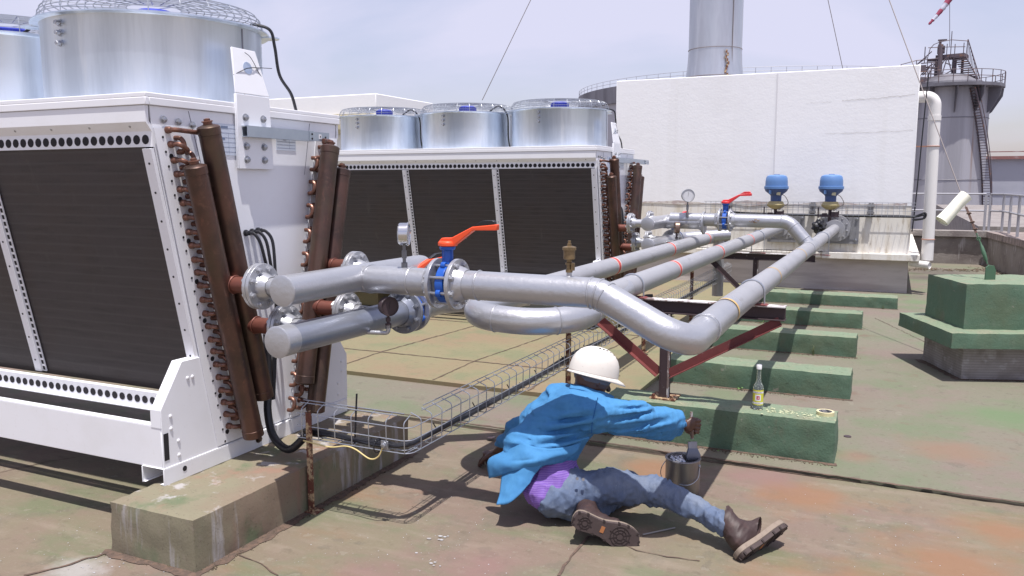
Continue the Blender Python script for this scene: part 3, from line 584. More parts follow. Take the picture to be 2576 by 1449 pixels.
def manifold(dx, dy, dz, far):
    D_ = Vector((dx, dy, dz)); V3 = lambda x, y, z: Vector((x, y, z))+D_
    w_ = 'far' if far else 'near'
    loc = V3(-2.5, 3.5, 1.1)
    # upper manifold with its short branch
    t = thing('manifold_pipe', loc, 'upper silver manifold pipe with a round end cap on the %s dry cooler' % w_, 'pipe')
    m = MB(); m.tube([V3(-2.5, 2.925, 1.165), V3(-2.5, 4.12, 1.165), V3(-2.5, 4.15, 1.165), V3(-2.5, 4.165, 1.165)], [PR, PR, PR*.93, PR*.6], 32); m.build('tube', silver, t)
    cap_disc(V3(-2.5, 2.925, 1.165), (0, -1, 0), PR, silver, t)
    m = MB(); m.tube([V3(-2.48, 3.52, 1.162), V3(-2.02, 3.52, 1.16)], PR, 32); br = m.build('branch_tube', silver, t)
    weld(br, V3(-2.425, 3.52, 1.162), (1, -.25, .0), PR+.001); weld(br, V3(-2.18, 3.52, 1.161), (1, 0, 0))
    for y, nm in ((3.018, 'n'), (3.782, 'f')):
        zz = 1.165
        flange('flange', V3(-2.708, y, zz), (1, 0, 0), silver, t, .110, .018, 4 if 0 else 8, r=.045)
        flange('flange', V3(-2.711, y, zz), (-1, 0, 0), silver, t, .110, .018, 8, True, False, r=.045)
        MB().tube([V3(-2.68, y, zz), V3(-2.50, y, zz)], .0445, 24).build('neck_pipe', silver, t)
    flange('flange', V3(-2.02, 3.52, 1.16), (-1, 0, 0), silver, t, .125, .02, 8, True, True)
    t1 = t
    # lower manifold
    t = thing('manifold_pipe', loc+Vector((0, 0, -.2)), 'lower silver manifold pipe with a round end cap on the %s dry cooler' % w_, 'pipe')
    X = -2.47; z = .945
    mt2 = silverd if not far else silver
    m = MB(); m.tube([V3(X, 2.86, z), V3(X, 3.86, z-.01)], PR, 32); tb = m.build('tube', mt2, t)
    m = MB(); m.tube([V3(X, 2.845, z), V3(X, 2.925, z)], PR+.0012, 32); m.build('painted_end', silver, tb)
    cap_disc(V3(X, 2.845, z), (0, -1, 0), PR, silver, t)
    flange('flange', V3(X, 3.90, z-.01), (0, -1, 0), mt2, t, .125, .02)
    for y in (3.155, 3.665):
        flange('flange', V3(-2.69, y, z+.005), (1, 0, 0), silver, t, .110, .018, 8, r=.045)
        flange('flange', V3(-2.693, y, z+.005), (-1, 0, 0), silver, t, .110, .018, 8, True, False, r=.045)
        MB().tube([V3(-2.66, y, z+.005), V3(-2.47, y, z)], .0445, 24).build('neck_pipe', silver, t)
    # outlet: flange, tube and elbow round to the long pipes
    t = thing('outlet_pipe', V3(-2.3, 4.1, .9), 'silver pipe elbow leaving the lower valve of the %s dry cooler' % w_, 'pipe')
    end = V3(-2.02, 4.62, .97) if not far else V3(-1.95, 4.62, .97)
    MB().tube(fillet([V3(X, 3.985, z-.012), V3(X, 4.32, z-.012), end], [.12], 10), PR, 28).build('tube', silver, t)
    flange('flange', V3(X, 3.965, z-.01), (0, 1, 0), silver, t, .125, .02)
    return t1
def butterfly(p, a, lv, label, lmat, far=False):      # p centre, a pipe axis, lv lever direction
    p = Vector(p); a = Vector(a).normalized(); up = Vector((0, 0, 1)); lv = Vector(lv).normalized(); sd = up.cross(lv)
    t = thing('butterfly_valve', p-Vector((0, 0, .12)), label, 'valve')
    m = MB(); m.lathe([(-.022, .058), (-.022, .098), (.022, .098), (.022, .058)], p, a, 36, False)
    u, v, _ = frame(a)
    for i in range(8):
        q = .3927+i*PI/4
        if i % 2 == 0: m.cyl(p+(u*math.cos(q)+v*math.sin(q))*.1-a*.012, p+(u*math.cos(q)+v*math.sin(q))*.1+a*.012, .019, n=12)
    m.build('body', vblue, t, .003)
    m = MB(); m.lathe([(.085, .030), (.10, .024), (.165, .022), (.168, .036), (.176, .040), (.184, .040)], p, up, 20)
    m.bar(p+up*.08, p+up*.168, .012, .058, a); m.build('neck', vblue, t, .001)
    m = MB(); m.lathe([(-.018, .060), (.018, .060)], p, a, 24); m.build('disc', darkst, t)
    for i in range(8): q = .3927+i*PI/4; c = p+(u*math.cos(q)+v*math.sin(q))*.1; MB().cyl(c-a*.05, c+a*.05, .0075, n=8).build('stud', steel, t)
    m = MB(); b = p+up*.186
    m.prism([(-.046, 0), (-.046, .018), (-.038, .026), (-.024, .040), (.030, .042), (.145, .098), (.275, .112), (.275, .088), (.272, .083), (.150, .080), (.050, .008), (.046, 0)], b-sd*.018, lv, up, -.036) if False else m.prism([(-.046, 0), (.046, 0), (.05, .008), (.150, .080), (.272, .083), (.275, .088), (.275, .112), (.145, .098), (.030, .042), (-.024, .040), (-.038, .026), (-.046, .018)], b+sd*.017, lv, up, .034)
    m.lathe([(0, .044), (.018, .044), (.026, .036)], b, up, 24)
    ob = m.build('lever', lmat, t, .004)
    m = MB(); m.prism([(.15, .102), (.262, .110), (.262, .124), (.252, .130), (.20, .128)], b+sd*.0145, lv, up, .029); m.build('grip', blackm if not far else redm, ob, .002)
    return t
def gauge(p, face, stem, label, mt, r=.050, dial=True, elbow=None, clean=True):
    p = Vector(p); f = Vector(face).normalized(); t = thing('pressure_gauge', p, label, 'pressure gauge')
    c = p+Vector((0, 0, stem+r*.95)); m = MB(); m.lathe([(-.026, .0), (-.026, r*.9), (-.020, r), (.018, r), (.019, r*1.06), (.024, r*1.06), (.026, r*.98), (.0215, r*.94)], c, f, 36, False); m.build('case', mt, t)
    fm = mat('dial_face', (.62, .62, .64), .35, 0) ; m = MB(); m.lathe([(.0195, r*.95), (.021, r*.95)], c, f, 32); d = m.build('dial', fm if dial else darkst, t)
    u = f.cross(Vector((0, 0, 1))).normalized(); up = Vector((0, 0, 1)); m = MB()
    for i in range(21): q = math.radians(-45+i*13.5); e = -u*math.cos(q)+up*math.sin(q); m.bar(c+e*r*.74+f*.0215, c+e*r*.88+f*.0215, .0012, .0006, f)
    m.bar(c-up*.012+f*.022+u*.002, c+up*r*.62+f*.022-u*.004, .0022, .0006, f); m.build('scale_marks', blackm, d)
    m = MB(); m.lathe([(-.01, .016), (stem*.25, .016), (stem*.26, .009), (stem*.42, .009), (stem*.43, .013), (stem*.75, .013), (stem*.76, .008), (stem+.012, .008)], p, (0, 0, 1), 10); m.build('stem', darkst if not clean else mat('stem_grey', (.20, .20, .21), .5, .6), t)
    if elbow is not None:
        m = MB(); m.tube(fillet([p+Vector((0, 0, .01)), p+Vector((0, 0, -.035)), elbow], [.018], 6), .0115, 12); m.cyl(p+Vector((0, 0, -.012)), p+Vector((0, 0, .006)), .016, n=10); m.build('siphon_elbow', silver, t)
    return t
manifold(0, 0, 0, False)
FD = Vector((.15, 5.58, .06)); manifold(FD.x, FD.y, FD.z, True)
butterfly((-1.975, 3.52, 1.16), (1, 0, 0), (1, 0, 0), 'near butterfly valve with blue body and long orange lever on the front silver pipe', orange)
butterfly((-2.47, 3.933, .935), (0, 1, 0), (.45, 1, 0), 'lower butterfly valve with blue body and orange lever half hidden behind the front pipe', orange)
butterfly(Vector((-1.80, 3.52, 1.19))+FD, (1, 0, 0), (1, -.1, 0), 'far butterfly valve with blue body and red lever in front of the white wall', redm, True)
butterfly(Vector((-2.47, 3.933, .95))+FD, (0, 1, 0), (.45, 1, 0), 'far lower butterfly valve with blue body, under the far silver pipe', redm, True)
chrome = mat('stainless_case', (.62, .62, .63), .15, .95)
gauge((-2.225, 3.52, 1.225), (.88, .38, 0), .12, 'polished pressure gauge seen from behind, on top of the front silver pipe', chrome, .056)
gauge((-2.315, 3.50, .925), (.75, -.5, 0), .06, 'dark pressure gauge on a bent stem under the front silver pipe', darkst, .047, False, (-2.43, 3.47, .89), False)
gauge(Vector((-2.20, 3.45, 1.235))+FD, (.45, -.9, 0), .16, 'pressure gauge with grey dial standing above the far silver pipe', mat('case_grey', (.33, .34, .36), .35, .5), .068)
gauge(Vector((-2.30, 3.40, .99))+FD, (.7, .3, 0), .06, 'tilted brown pressure gauge between the two far manifold pipes', mat('case_brown', (.22, .15, .12), .35, .6), .062, False, Vector((-2.43, 3.40, .95))+FD, False)

# front branch: from the valve along X, two-piece elbow down, elbow back into the long pipe
t = thing('long_pipe', (-.76, 8, .9), 'long silver and grey pipe with yellow bands, rightmost, bending up to the front valve', 'pipe')
P3 = [(-1.93, 3.52, 1.16), (-1.165, 3.52, 1.155), (-.80, 3.475, .985), (-.76, 3.9, .99)]
pth = fillet([(-1.93, 3.52, 1.16), (-1.19, 3.52, 1.155), (-.77, 3.44, .965), (-.76, 4.4, .99)], [.16, .13], 12)
MB().tube(pth, PR, 40).build('elbow_tube', silver, t)
MB().tube([(-.76, 4.38, .99), (-.76, 13.2, .99)], PR-.0004, 32).build('tube', greyp, t)
for i in (1, 7, 13):
    p = pth[i]; weld(t, p, (pth[i+1]-pth[i-1]))
weld(t, Vector((-.76, 3.78, .982)), (0, 1, 0)); weld(t, Vector((-1.80, 3.52, 1.16)), (1, 0, 0))
flange('flange', (-1.93, 3.52, 1.16), (1, 0, 0), silver, t)
def band(y, X, parent, mi, wd=.056, white_=True, mt=bandr):
    b = MB().tube([(X, y-wd/2, .99), (X, y+wd/2, .99)], PR+.0012, 32, caps=False).build('band', mt, parent)
    if white_:
        m = MB()
        for s in (-1, 1): m.tube([(X, y+s*(wd/2+.001), .99), (X, y+s*(wd/2+.013), .99)], PR+.0008, 32, caps=False)
        m.build('band_edge', bandw, b)
for y in (4.28, 6.02, 7.87): band(y, -.76, t, 0, .032, False, bandy)
flange('flange', (-.76, 12.85, .99), (0, 1, 0), greyp, t, .135, .03, 8)
flange('flange', (-.76, 13.2, .99), (0, -1, 0), greyp, t, .20, .03, 10)
flange('flange', (-.76, 13.42, .99), (0, -1, 0), greyp, t, .21, .03, 10)
# far branch joining it
m = MB(); pf = fillet([Vector((-1.75, 3.52, 1.195))+FD, Vector((-1.14, 3.52, 1.19))+FD, (-.76, 9.06, .99)], [.16], 12); m.tube(pf, PR, 32); fb = m.build('far_branch_tube', silver, t)
weld(fb, pf[1], pf[2]-pf[0]); weld(fb, pf[-2], pf[-1]-pf[-3]); weld(fb, pf[-1]+(pf[-2]-pf[-1]).normalized()*.10, pf[-1]-pf[-2], PR+.002)
MB().tube([Vector((-2.40, 3.52, 1.20))+FD, Vector((-1.85, 3.52, 1.195))+FD], PR, 32).build('far_stub_tube', silver, t)
MB().tube([(-.76, 8.75, .99), (-.76, 9.35, .99)], PR+.004, 32).build('reinforcing_sleeve', silver, t)
flange('flange', Vector((-1.755, 3.52, 1.195))+FD, (1, 0, 0), silver, t); flange('flange', Vector((-1.845, 3.52, 1.195))+FD, (-1, 0, 0), silver, t)
m = MB(); c = Vector((-1.20-.28, 3.52, 1.193))+FD
for i in range(26):
    a0 = random.uniform(-.9, .6); dx = random.gauss(0, .022); e = Vector((0, -math.cos(a0*.4+.1), math.sin(a0*.4+.1))); q_ = c+Vector((dx, 0, 0))+e*(PR+.0012); s_ = random.uniform(.004, .010)
    m.box(q_, (s_*1.4, .002, s_), Matrix.Rotation(-(a0*.4+.1), 3, 'X'))
m.build('rust_scab', rust, fb)
# the two middle pipes and the silver U between them
t = thing('long_pipe', (-1.516, 8, .9), 'long grey pipe with red and white bands, the middle one of three', 'pipe')
MB().tube([(-1.516, 4.5, .99), (-1.516, 13.15, .99)], PR, 32).build('tube', greyp, t)
for y in (6.22, 7.98, 9.85): band(y, -1.516, t, 0)
flange('flange', (-1.516, 12.8, .99), (0, 1, 0), greyp, t, .125, .03, 8); flange('flange', (-1.516, 13.15, .99), (0, -1, 0), greyp, t, .19, .03, 10)
t = thing('long_pipe', (-2.02, 8, .9), 'long grey pipe with red and white bands, the left one of three', 'pipe')
MB().tube([(-2.02, 4.85, .99), (-2.02, 10.35, .99)], PR, 32).build('tube', greyp, t)
for y in (6.28, 8.12, 9.87): band(y, -2.02, t, 0)
MB().tube(fillet([(-2.02, 10.34, .99), (-2.02, 10.75, .99), (-2.02, 10.75, .2)], [.14], 8), PR, 28).build('drop_elbow', greyp, t)
m = MB(); m.ring((-2.02, 10.2, .99), (0, 1, 0), PR+.002, .006, 28); m.build('clamp', railm, t)
t = thing('u_bend_pipe', (-1.7, 4.1, .85), 'fat silver U-bend pipe under the front silver pipe', 'pipe')
pu = fillet([(-2.02, 4.90, .99), (-2.10, 3.90, .945), (-1.485, 3.90, .915), (-1.514, 4.95, .988)], [.19, .34], 14)
MB().tube(pu, PR+.0015, 36).build('tube', silver, t)
weld(t, pu[15], pu[16]-pu[14], PR+.001); weld(t, pu[23], pu[24]-pu[22], PR+.001); weld(t, pu[30], pu[31]-pu[29], PR+.001)
# air vent
p = Vector((-1.337, 3.52, 1.225)); t = thing('air_vent', p, 'brass automatic air vent on top of the front silver pipe', 'air vent')
m = MB(); m.lathe([(-.01, .020), (.0, .018), (.004, .012), (.022, .012)], p, (0, 0, 1), 14); m.build('socket', silver, t)
m = MB(); m.lathe([(.020, .016), (.035, .016), (.036, .012), (.055, .012), (.056, .018), (.064, .018), (.068, .012), (.078, .012), (.080, .024), (.083, .027), (.122, .027), (.123, .032), (.136, .032), (.138, .026), (.142, .010), (.152, .010), (.153, .007), (.166, .007)], p, (0, 0, 1), 24); m.bar(p+Vector((.022, -.01, .03)), p+Vector((.022, -.01, .065)), .014, .014, (1, 0, 0)); m.build('body', brass, t)
def ubolt(mb, X, y, z=.99, r=PR+.006, base=.91):
    pts = [(X-r, y, base)]+[(X-r*math.cos(a), y, z+r*math.sin(a)) for a in [i*PI/12 for i in range(13)]]+[(X+r, y, base)]
    mb.tube(pts, .0055, 8)
# ---------------------------------------------------------------- pipe supports
def support(y, ztop, zb, xl, xr, xm, label, sides=(-1, 1), bm=None):
    t = thing('pipe_support', (xm, y, zb), label, 'pipe support', 'steel frames carrying the three long pipes')
    m = MB(); m.ext((xl, y-.035, ztop-.008), (xr, y+.05, ztop)); tf = m.build('top_flange', peel, t, .001)
    m = MB(); m.ext((xl, y+.0, ztop-.08), (xr, y+.007, ztop-.0085)); m.ext((xl, y-.035, ztop-.088), (xr, y+.05, ztop-.0805)); m.build('channel_beam', darkst, t, .001)
    m = MB(); m.ext((xm-.03, y-.03, zb+.01), (xm-.022, y+.03, ztop-.089)); m.ext((xm-.0215, y-.03, zb+.01), (xm+.022, y-.024, ztop-.089)); m.ext((xm-.0215, y+.024, zb+.01), (xm+.03, y+.03, ztop-.089)); m.build('post', darkst, t, .001)
    m = MB(); m.ext((xm+.0225, y-.034, zb+.01), (xm+.030, y-.0, ztop-.089)); m.build('post_edge', peel, t)
    for s, xe in [q for q in ((-1, xl+.05), (1, xr-.03)) if q[0] in sides]:
        m = MB(); p = Vector((xm+s*.03, y-.012, zb+.17)); q = Vector((xe, y-.012, ztop-.09)); d = (q-p).normalized(); n_ = Vector((-d.z, 0, d.x))*(1 if s > 0 else -1)
        m.bar(p, q, .055, .006, (0, 1, 0)); m.bar(p+n_*.0-Vector((0, .004, 0)), q-Vector((0, .004, 0)), .006, .045, (0, 1, 0)) if 0 else None
        m.bar(p+Vector((0, -.027, 0))-n_*.026, q+Vector((0, -.027, 0))-n_*.026, .005, .048, (0, 1, 0)); m.build('brace', bm or redox, t)
    m = MB(); m.box((xm, y+.02, zb+.005), (.17, .17, .010)); bp = m.build('base_plate', rust, t, .001)
    bolt_set('anchor_bolt', [((xm+a, y-.045, zb+.01), (0, 0, 1), .011, .02) for a in (-.06, .06)], rust, bp)
    for X in (-.76, -1.516): m = MB(); ubolt(m, X, y+.01, base=ztop); m.build('u_bolt', wirem, t)
    for X in (-.76, -1.516): m = MB(); m.prism([(-.10, 0), (.10, 0), (.085, .006), (-.085, .006)], (X, y-.04, ztop+.0005), (1, 0, 0), (0, 0, 1), -.085); m.build('saddle', redox, t)
    return t
support(5.14, .915, .268, -1.86, -.555, -1.285, 'nearest pipe support frame with red diagonal braces standing on the first green block')
support(10.62, .785, .018, -2.15, -.83, -1.53, 'far pipe support frame with white topped beam in front of the stained wall', (-1,), darkst)
# ---------------------------------------------------------------- wire tray and cables
t = thing('wire_tray', (-2.0, 3.25, .36), 'galvanised wire mesh cable tray turning the corner beside the worker', 'cable tray')
XC, YC, ZB = -2.0, 3.185, .385
rows = [0, .062, .124, .172]
m = MB(); wr = .0026
# outer side (right and front), long wires
for k, h in enumerate(rows):
    o_ = .028 if k == 3 else 0; pts = [(-2.66, YC+o_, ZB+h), (XC-.06-o_, YC+o_, ZB+h)] if k == 3 else fillet([(-2.66, YC, ZB+h), (XC, YC, ZB+h), (XC+.005, 11.6, ZB+h)], [.05], 6)
    m.tube(pts, wr, 6)
    if k == 3: m.tube([(XC-.03, YC+.16, ZB+h), (XC-.025, 11.6, ZB+h)], wr, 6); m.tube([(-2.66, YC+.055, ZB+h+.006), (XC-.06, YC+.05, ZB+h+.006)], wr, 6); m.tube([(XC-.058, YC+.22, ZB+h+.006), (XC-.05, 11.6, ZB+h+.006)], wr, 6)
for o_ in (.05, .10): m.tube(fillet([(-2.66, YC+o_, ZB-.004), (XC-o_, YC+o_, ZB-.004), (XC-o_+.005, 11.6, ZB-.004)], [.03], 5), wr, 6)
def rib(fp, n0): m.tube(fillet([fp(n0, .115, -.001), fp(n0, .0, -.001), fp(n0, -.003, .150), fp(n0, .055, .172)], [.012, .02], 4), wr, 6)
for i in range(7): rib(lambda a, b, c: (a, YC+b, ZB+c), -2.63+i*.1)
for i in range(84): rib(lambda a, b, c: (XC-b+.0005, a, ZB+c), YC+.10+i*.1)
m.build('wire_mesh', wirem, t)
m = MB(); m.hexb((XC-.14, YC-.006, ZB+.03), (0, -1, 0), .013, .012); m.ext((XC-.16, YC-.003, ZB+.005), (XC-.12, YC+.001, ZB+.05)); m.build('earth_clamp', steel, t, .001)
def cables(label, base, n, r=.010, name='cable', wob=.008, seed=2, m_=cablem, grp='black power cables lying in the wire tray'):
    rnd = random.Random(seed)
    for k in range(n):
        pts = [Vector(p)+Vector((rnd.gauss(0, wob), rnd.gauss(0, wob), abs(rnd.gauss(0, wob)))) for p in base]
        tag(MB().tube(smoothpath(pts, 4), r, 8).build(name, m_), label, 'cable', grp)
cables('black power cable lying in the wire tray beside the worker', [(-2.65, YC+.04, ZB+.012), (-2.45, YC+.04, ZB+.012), (-2.2, YC+.04, ZB+.012), (XC-.07, YC+.07, ZB+.013), (XC-.045, YC+.3, ZB+.013)]+[(XC-.045, YC+.7+i*.8, ZB+.014) for i in range(10)], 4, .0105)
tag(MB().tube(smoothpath([(-2.62, YC-.006, ZB-.012), (-2.46, YC-.01, ZB-.022), (-2.36, YC-.012, ZB-.004), (-2.30, YC-.012, ZB-.012), (-2.22, YC-.014, ZB-.046), (-2.17, YC-.014, ZB-.03), (-2.145, YC-.01, ZB+.02)], 8), .0036, 8).build('earth_wire', mat('pale_yellow_wire', (.62, .50, .22), .5)), 'thin yellow earth wire sagging below the tray corner', 'wire')
m = MB()
for i, y in enumerate((.32, .75, 1.2, 1.62, 2.1, 2.55)): p = Vector((XC-.04, YC+y, ZB+.03)); m.bar(p, p+Vector((-.015, -.01, .035)), .006, .002, (0, 1, 0))
m.ring((XC-.2, YC+.03, ZB+.01), (1, 0, 0), .035, .003, 14)
p = Vector((-2.335, YC+.03, ZB)); m.bar(p, p+Vector((.012, .01, .25)), .010, .004, (1, 0, 0)); tag(m.build('cable_ties', cablem), 'black cable ties on the tray with one long tail standing up', 'cable tie')
def tray_post(x, y, z0, z1, label, mt, w_=.035):
    t = thing('tray_post', (x, y, z0), label, 'post', 'rusty posts holding the wire tray'); m = MB(); m.ext((x-w_/2, y-.003, z0), (x+w_/2, y+.003, z1)); m.ext((x-w_/2, y+.0032, z0), (x-w_/2+.005, y+w_, z1)); m.build('angle_post', mt, t, .001)
    m = MB(); m.ext((x-.03, y-.02, z0), (x+.04, y+.05, z0+.006)) if z0 < .1 else m.ext((x-.02, y-.004, z0), (x+.02, y-.0035, z0+.02)); m.build('foot', mt, t); return t
tray_post(-2.588, 3.185, .0, .52, 'rusty peeling post under the tray end beside the concrete plinth', rust, .036)
tray_post(-2.04, 5.02+.35, .018, .60, 'dark rusty tray post just behind the white hard hat', rust, .04)
tray_post(-2.06, 7.4, .075, .60, 'rusty tray post second from the worker', rust, .04)
tray_post(-2.06, 9.4, .075, .70, 'rusty tray post below the far pipe support', rust, .04)
# ---------------------------------------------------------------- white building
t = thing('plant_building', (-2, 14, 0), 'large white stucco building behind the pipes, with a stained ledge', 'building')
BX0, BX1, BY = -4.315, .255, 13.505
m = MB(); m.ext((BX0, BY, 1.315), (BX1, 21, 3.352)); m.build('wall', stucco, t, .01)
m = MB(); m.ext((BX0, BY+.006, .612), (BX1+.0, 20.9, 1.3155)); m.build('lower_wall', cream, t)
m = MB(); m.ext((BX0+.0, BY+.03, .0), (BX1-.005, 20.8, .512)); m.build('base_wall', ribm, t)
m = MB(); m.ext((-.95, BY-.14, .516), (.392, 20.95, .611)); m.ext((BX0-.1, BY-.05, .516), (-.955, 20.95, .60)); m.build('ledge', cream, t, .006)
m = MB(); rnd = random.Random(5); x = BX0; vs = []; 
while x < BX1-.04:
    vs += [(x, BY-.004, 1.335+max(0, .055*noise.noise(Vector((x*1.7, 3, 0)))+.02+.012*noise.noise(Vector((x*14, 1, 0))))), (x, BY-.004, 1.325-max(0, .06*noise.noise(Vector((x*1.7, 3, 0)))+.01*noise.noise(Vector((x*17, 5, 0)))))]; x += .045
m.add(vs, [(2*i, 2*i+1, 2*i+3, 2*i+2) for i in range(len(vs)//2-1)]); m.build('peeled_strip', mat('peeled_band', (.46, .38, .36), .85, 0, [(6, (.66, .62, .57), .44, .54, .95, (1, 1, 2.5))]), t)
def wcrack(pts, wd, seed):
    rnd = random.Random(seed); m = MB(); vs = []
    for a, b in zip(pts[:-1], pts[1:]):
        for i in range(14): q = i/14; h = wd*rnd.uniform(.3, 1); z = a[1]+(b[1]-a[1])*q+rnd.uniform(-.008, .008); vs += [(a[0]+(b[0]-a[0])*q, BY-.0035, z+h), (a[0]+(b[0]-a[0])*q, BY-.0035, z-h)]
    m.add(vs, [(2*i, 2*i+1, 2*i+3, 2*i+2) for i in range(len(vs)//2-1)]); m.build('wall_crack', mat('hairline', (.50, .48, .47), .9), t)
wcrack([(-.78, 2.885), (-.3, 2.90), (.24, 2.93)], .004, 2); wcrack([(-1.0, 2.40), (-.2, 2.41), (.24, 2.42)], .003, 3); wcrack([(-1.3, 2.87), (-.9, 2.87)], .002, 4)
MB().ext((-1.735, BY-.006, 1.40), (-1.71, BY+.004, 3.34)).build('wall_joint', mat('joint_white', (.72, .71, .73), .85), t)
gp = mat('steel_plate_grey', (.27, .27, .29), .6, .3, [(6, (.34, .34, .35), .5, .7, .5)])
for X, lb in ((-.72, 1), (-1.50, 2)):
    m = MB(); m.ext((X-.28, BY-.05, .74), (X+.27, BY-.001, 1.19)); pl = m.build('pipe_plate', gp, t, .002)
    bolt_set('bolt', [((X+a, BY-.05, b), (0, -1, 0), .018, .02) for a in (-.24, .23) for b in (.80, 1.12)], steel, pl)
# window-less vent pipes on the wall corner
t = thing('downpipe', (.5, 13.7, 0), 'white plastic downpipe with a bend at the corner of the white building', 'downpipe')
MB().tube(fillet([(.24, 13.64, 2.905), (.475, 13.64, 2.905), (.50, 13.64, .52)], [.13], 8), .082, 24).build('pipe', pvc, t)
m = MB(); m.lathe([(0, .09), (.07, .09)], (.478, 13.64, 2.63), (0, 0, -1), 24); m.build('socket', pvc, t)
m = MB(); m.ring((.483, 13.64, 2.19), (0, 0, 1), .086, .008, 24); m.bar((.24, 13.62, 2.19), (.42, 13.62, 2.19), .02, .02); m.ring((.496, 13.64, .83), (0, 0, 1), .086, .008, 24); m.build('pipe_clip', mat('clip_rust', (.35, .18, .13), .7), t)
t = thing('drain_spout', (.45, 13.5, .42), 'short white pipe spout under the corner of the stained ledge', 'pipe'); m = MB(); m.tube([(.28, 13.56, .475), (.53, 13.42, .462)], .052, 20, caps=False); m.tube([(.28, 13.56, .475), (.52, 13.425, .4625)], .045, 20); m.build('pipe', pvc, t)
# actuated valves
def actuator(X, lb):
    y = 13.05; t = thing('control_valve', (X, y, .99), lb, 'control valve')
    ac = mat('actuator_blue', (.10, .21, .45), .5, 0, [(3, (.13, .25, .5), .45, .65, .6)]); acd = mat('actuator_dark_blue', (.055, .095, .24), .5); di = mat('diaphragm_yellow', (.42, .35, .17), .6, 0, [(9, (.30, .24, .13), .45, .65, .7)])
    m = MB(); m.lathe([(1.612, .164), (1.68, .162), (1.735, .155), (1.762, .140), (1.778, .10), (1.782, .0)], (X, y, 0), (0, 0, 1), 36, False); m.lathe([(1.568, .168), (1.572, .178), (1.608, .178), (1.612, .163)], (X, y, 0), (0, 0, 1), 36, False); m.box((X, y, 1.783), (.08, .05, .008)); m.build('cap', ac, t)
    m = MB(); m.lathe([(1.38, .078), (1.465, .080), (1.485, .095), (1.535, .158), (1.57, .172)], (X, y, 0), (0, 0, 1), 36, False); m.build('housing', acd, t)
    m = MB(); m.box((X-.07, y-.140, 1.525), (.035, .03, .06)); m.build('rib', ac, t, .006); m = MB(); m.box((X+.05, y-.128, 1.50), (.055, .006, .045), Matrix.Rotation(.12, 3, 'Y')); m.build('rating_plate', mat('plate_cream', (.55, .50, .33), .5), t)
    m = MB(); m.lathe([(1.265, .05), (1.285, .085), (1.315, .122), (1.325, .128), (1.337, .128), (1.347, .120), (1.378, .105), (1.385, .09)], (X, y, 0), (0, 0, 1), 32); m.build('diaphragm', di, t)
    m = MB(); m.cyl((X, y, 1.0), (X, y, 1.27), .024); m.box((X+.07, y-.03, 1.20), (.10, .05, .07)); m.box((X-.07, y-.03, 1.19), (.07, .03, .05)); m.bar((X-.17, y-.05, 1.17), (X+.13, y-.05, 1.17), .02, .02); m.cyl((X-.16, y-.05, 1.10), (X-.16, y-.05, 1.30), .010, n=8); m.box((X+.12, y-.05, 1.22), (.02, .02, .06)); m.build('yoke', darkst, t)
    m = MB(); m.tube(smoothpath([(X+.10, y-.1, 1.49), (X+.15, y-.1, 1.45), (X+.19, y-.1, 1.36), (X+.13, y-.1, 1.31), (X+.05, y-.08, 1.25)], 6), .006, 6); m.build('conduit', mat('conduit_grey', (.14, .12, .11), .5), t)
    m = MB(); m.lathe([(0, .075), (.08, .06), (.10, .04)], (X, y, .99), (0, 0, 1), 20); m.tube([(X, y-.16, .99), (X, y+.1, .99)], PR+.012, 28); m.build('valve_body', greyp, t)
actuator(-1.62, 'left blue control valve actuator against the white wall'); actuator(-.845, 'right blue control valve actuator above the rightmost long pipe')
m = MB(); rnd = random.Random(9)
pts = [(-.98, 12.72, 1.02)]
bm_ = bmesh.new(); bmesh.ops.create_icosphere(bm_, subdivisions=3, radius=.10)
for v in bm_.verts: v.co = Vector((v.co.x*.9, v.co.y*.8, v.co.z))*(1+.55*noise.noise(v.co*22)) + Vector((-.97, 12.78, 1.03))
me = bpy.data.meshes.new('plastic_wrap'); bm_.to_mesh(me); bm_.free(); me.materials.append(cablem); ob = bpy.data.objects.new('plastic_wrap', me); C.objects.link(ob); tag(ob, 'crumpled black plastic wrapped round the fitting on the rightmost pipe', 'plastic wrap')
tag(MB().tube(smoothpath([(-.96, 12.7, .98), (-1.0, 12.6, .9), (-1.1, 12.5, .80), (-1.2, 12.4, .72)], 5), .006, 6).build('hanging_cable', cablem), 'thin black cable hanging from the plastic wrap', 'cable')
# wall tray
t = thing('wall_wire_tray', (-1, 13.4, 1.14), 'wire mesh tray fixed along the white wall behind the blue actuators', 'cable tray'); m = MB()
for y, z in ((13.28, 1.37), (13.28, 1.325), (13.28, 1.25), (13.28, 1.18), (13.38, 1.165), (13.46, 1.165)): m.tube([(-2.75, y, z), (.30, y, z)], .0035, 5)
for i in range(39): x = -2.72+i*.078; m.tube([(x, 13.49, 1.165), (x, 13.28, 1.165), (x, 13.28, 1.37)], .0033, 5)
m.build('wire_mesh', wirem, t)
for x in (-2.38, -1.12, -.30): m = MB(); m.ext((x-.035, 13.44, 1.16), (x-.005, 13.50, 1.37)); m.ext((x+.005, 13.44, 1.16), (x+.035, 13.50, 1.37)); m.ext((x-.05, 13.42, 1.30), (x+.05, 13.44, 1.34)); m.ext((x-.05, 13.42, 1.20), (x+.05, 13.44, 1.23)); m.build('bracket', mat('bracket_grey', (.30, .29, .29), .5, .5), t)
cables('black cable looped along the wall tray above the stained wall', [(-2.6, 13.30, 1.11), (-2.4, 13.31, 1.19), (-1.9, 13.31, 1.175), (-1.2, 13.31, 1.17), (-.5, 13.31, 1.165), (.1, 13.31, 1.165), (.30, 13.30, 1.17), (.42, 13.25, 1.20), (.40, 13.25, 1.14), (.27, 13.3, 1.12)], 4, .013, 'cable', .010, 8, grp='black cables lying in the wall tray')
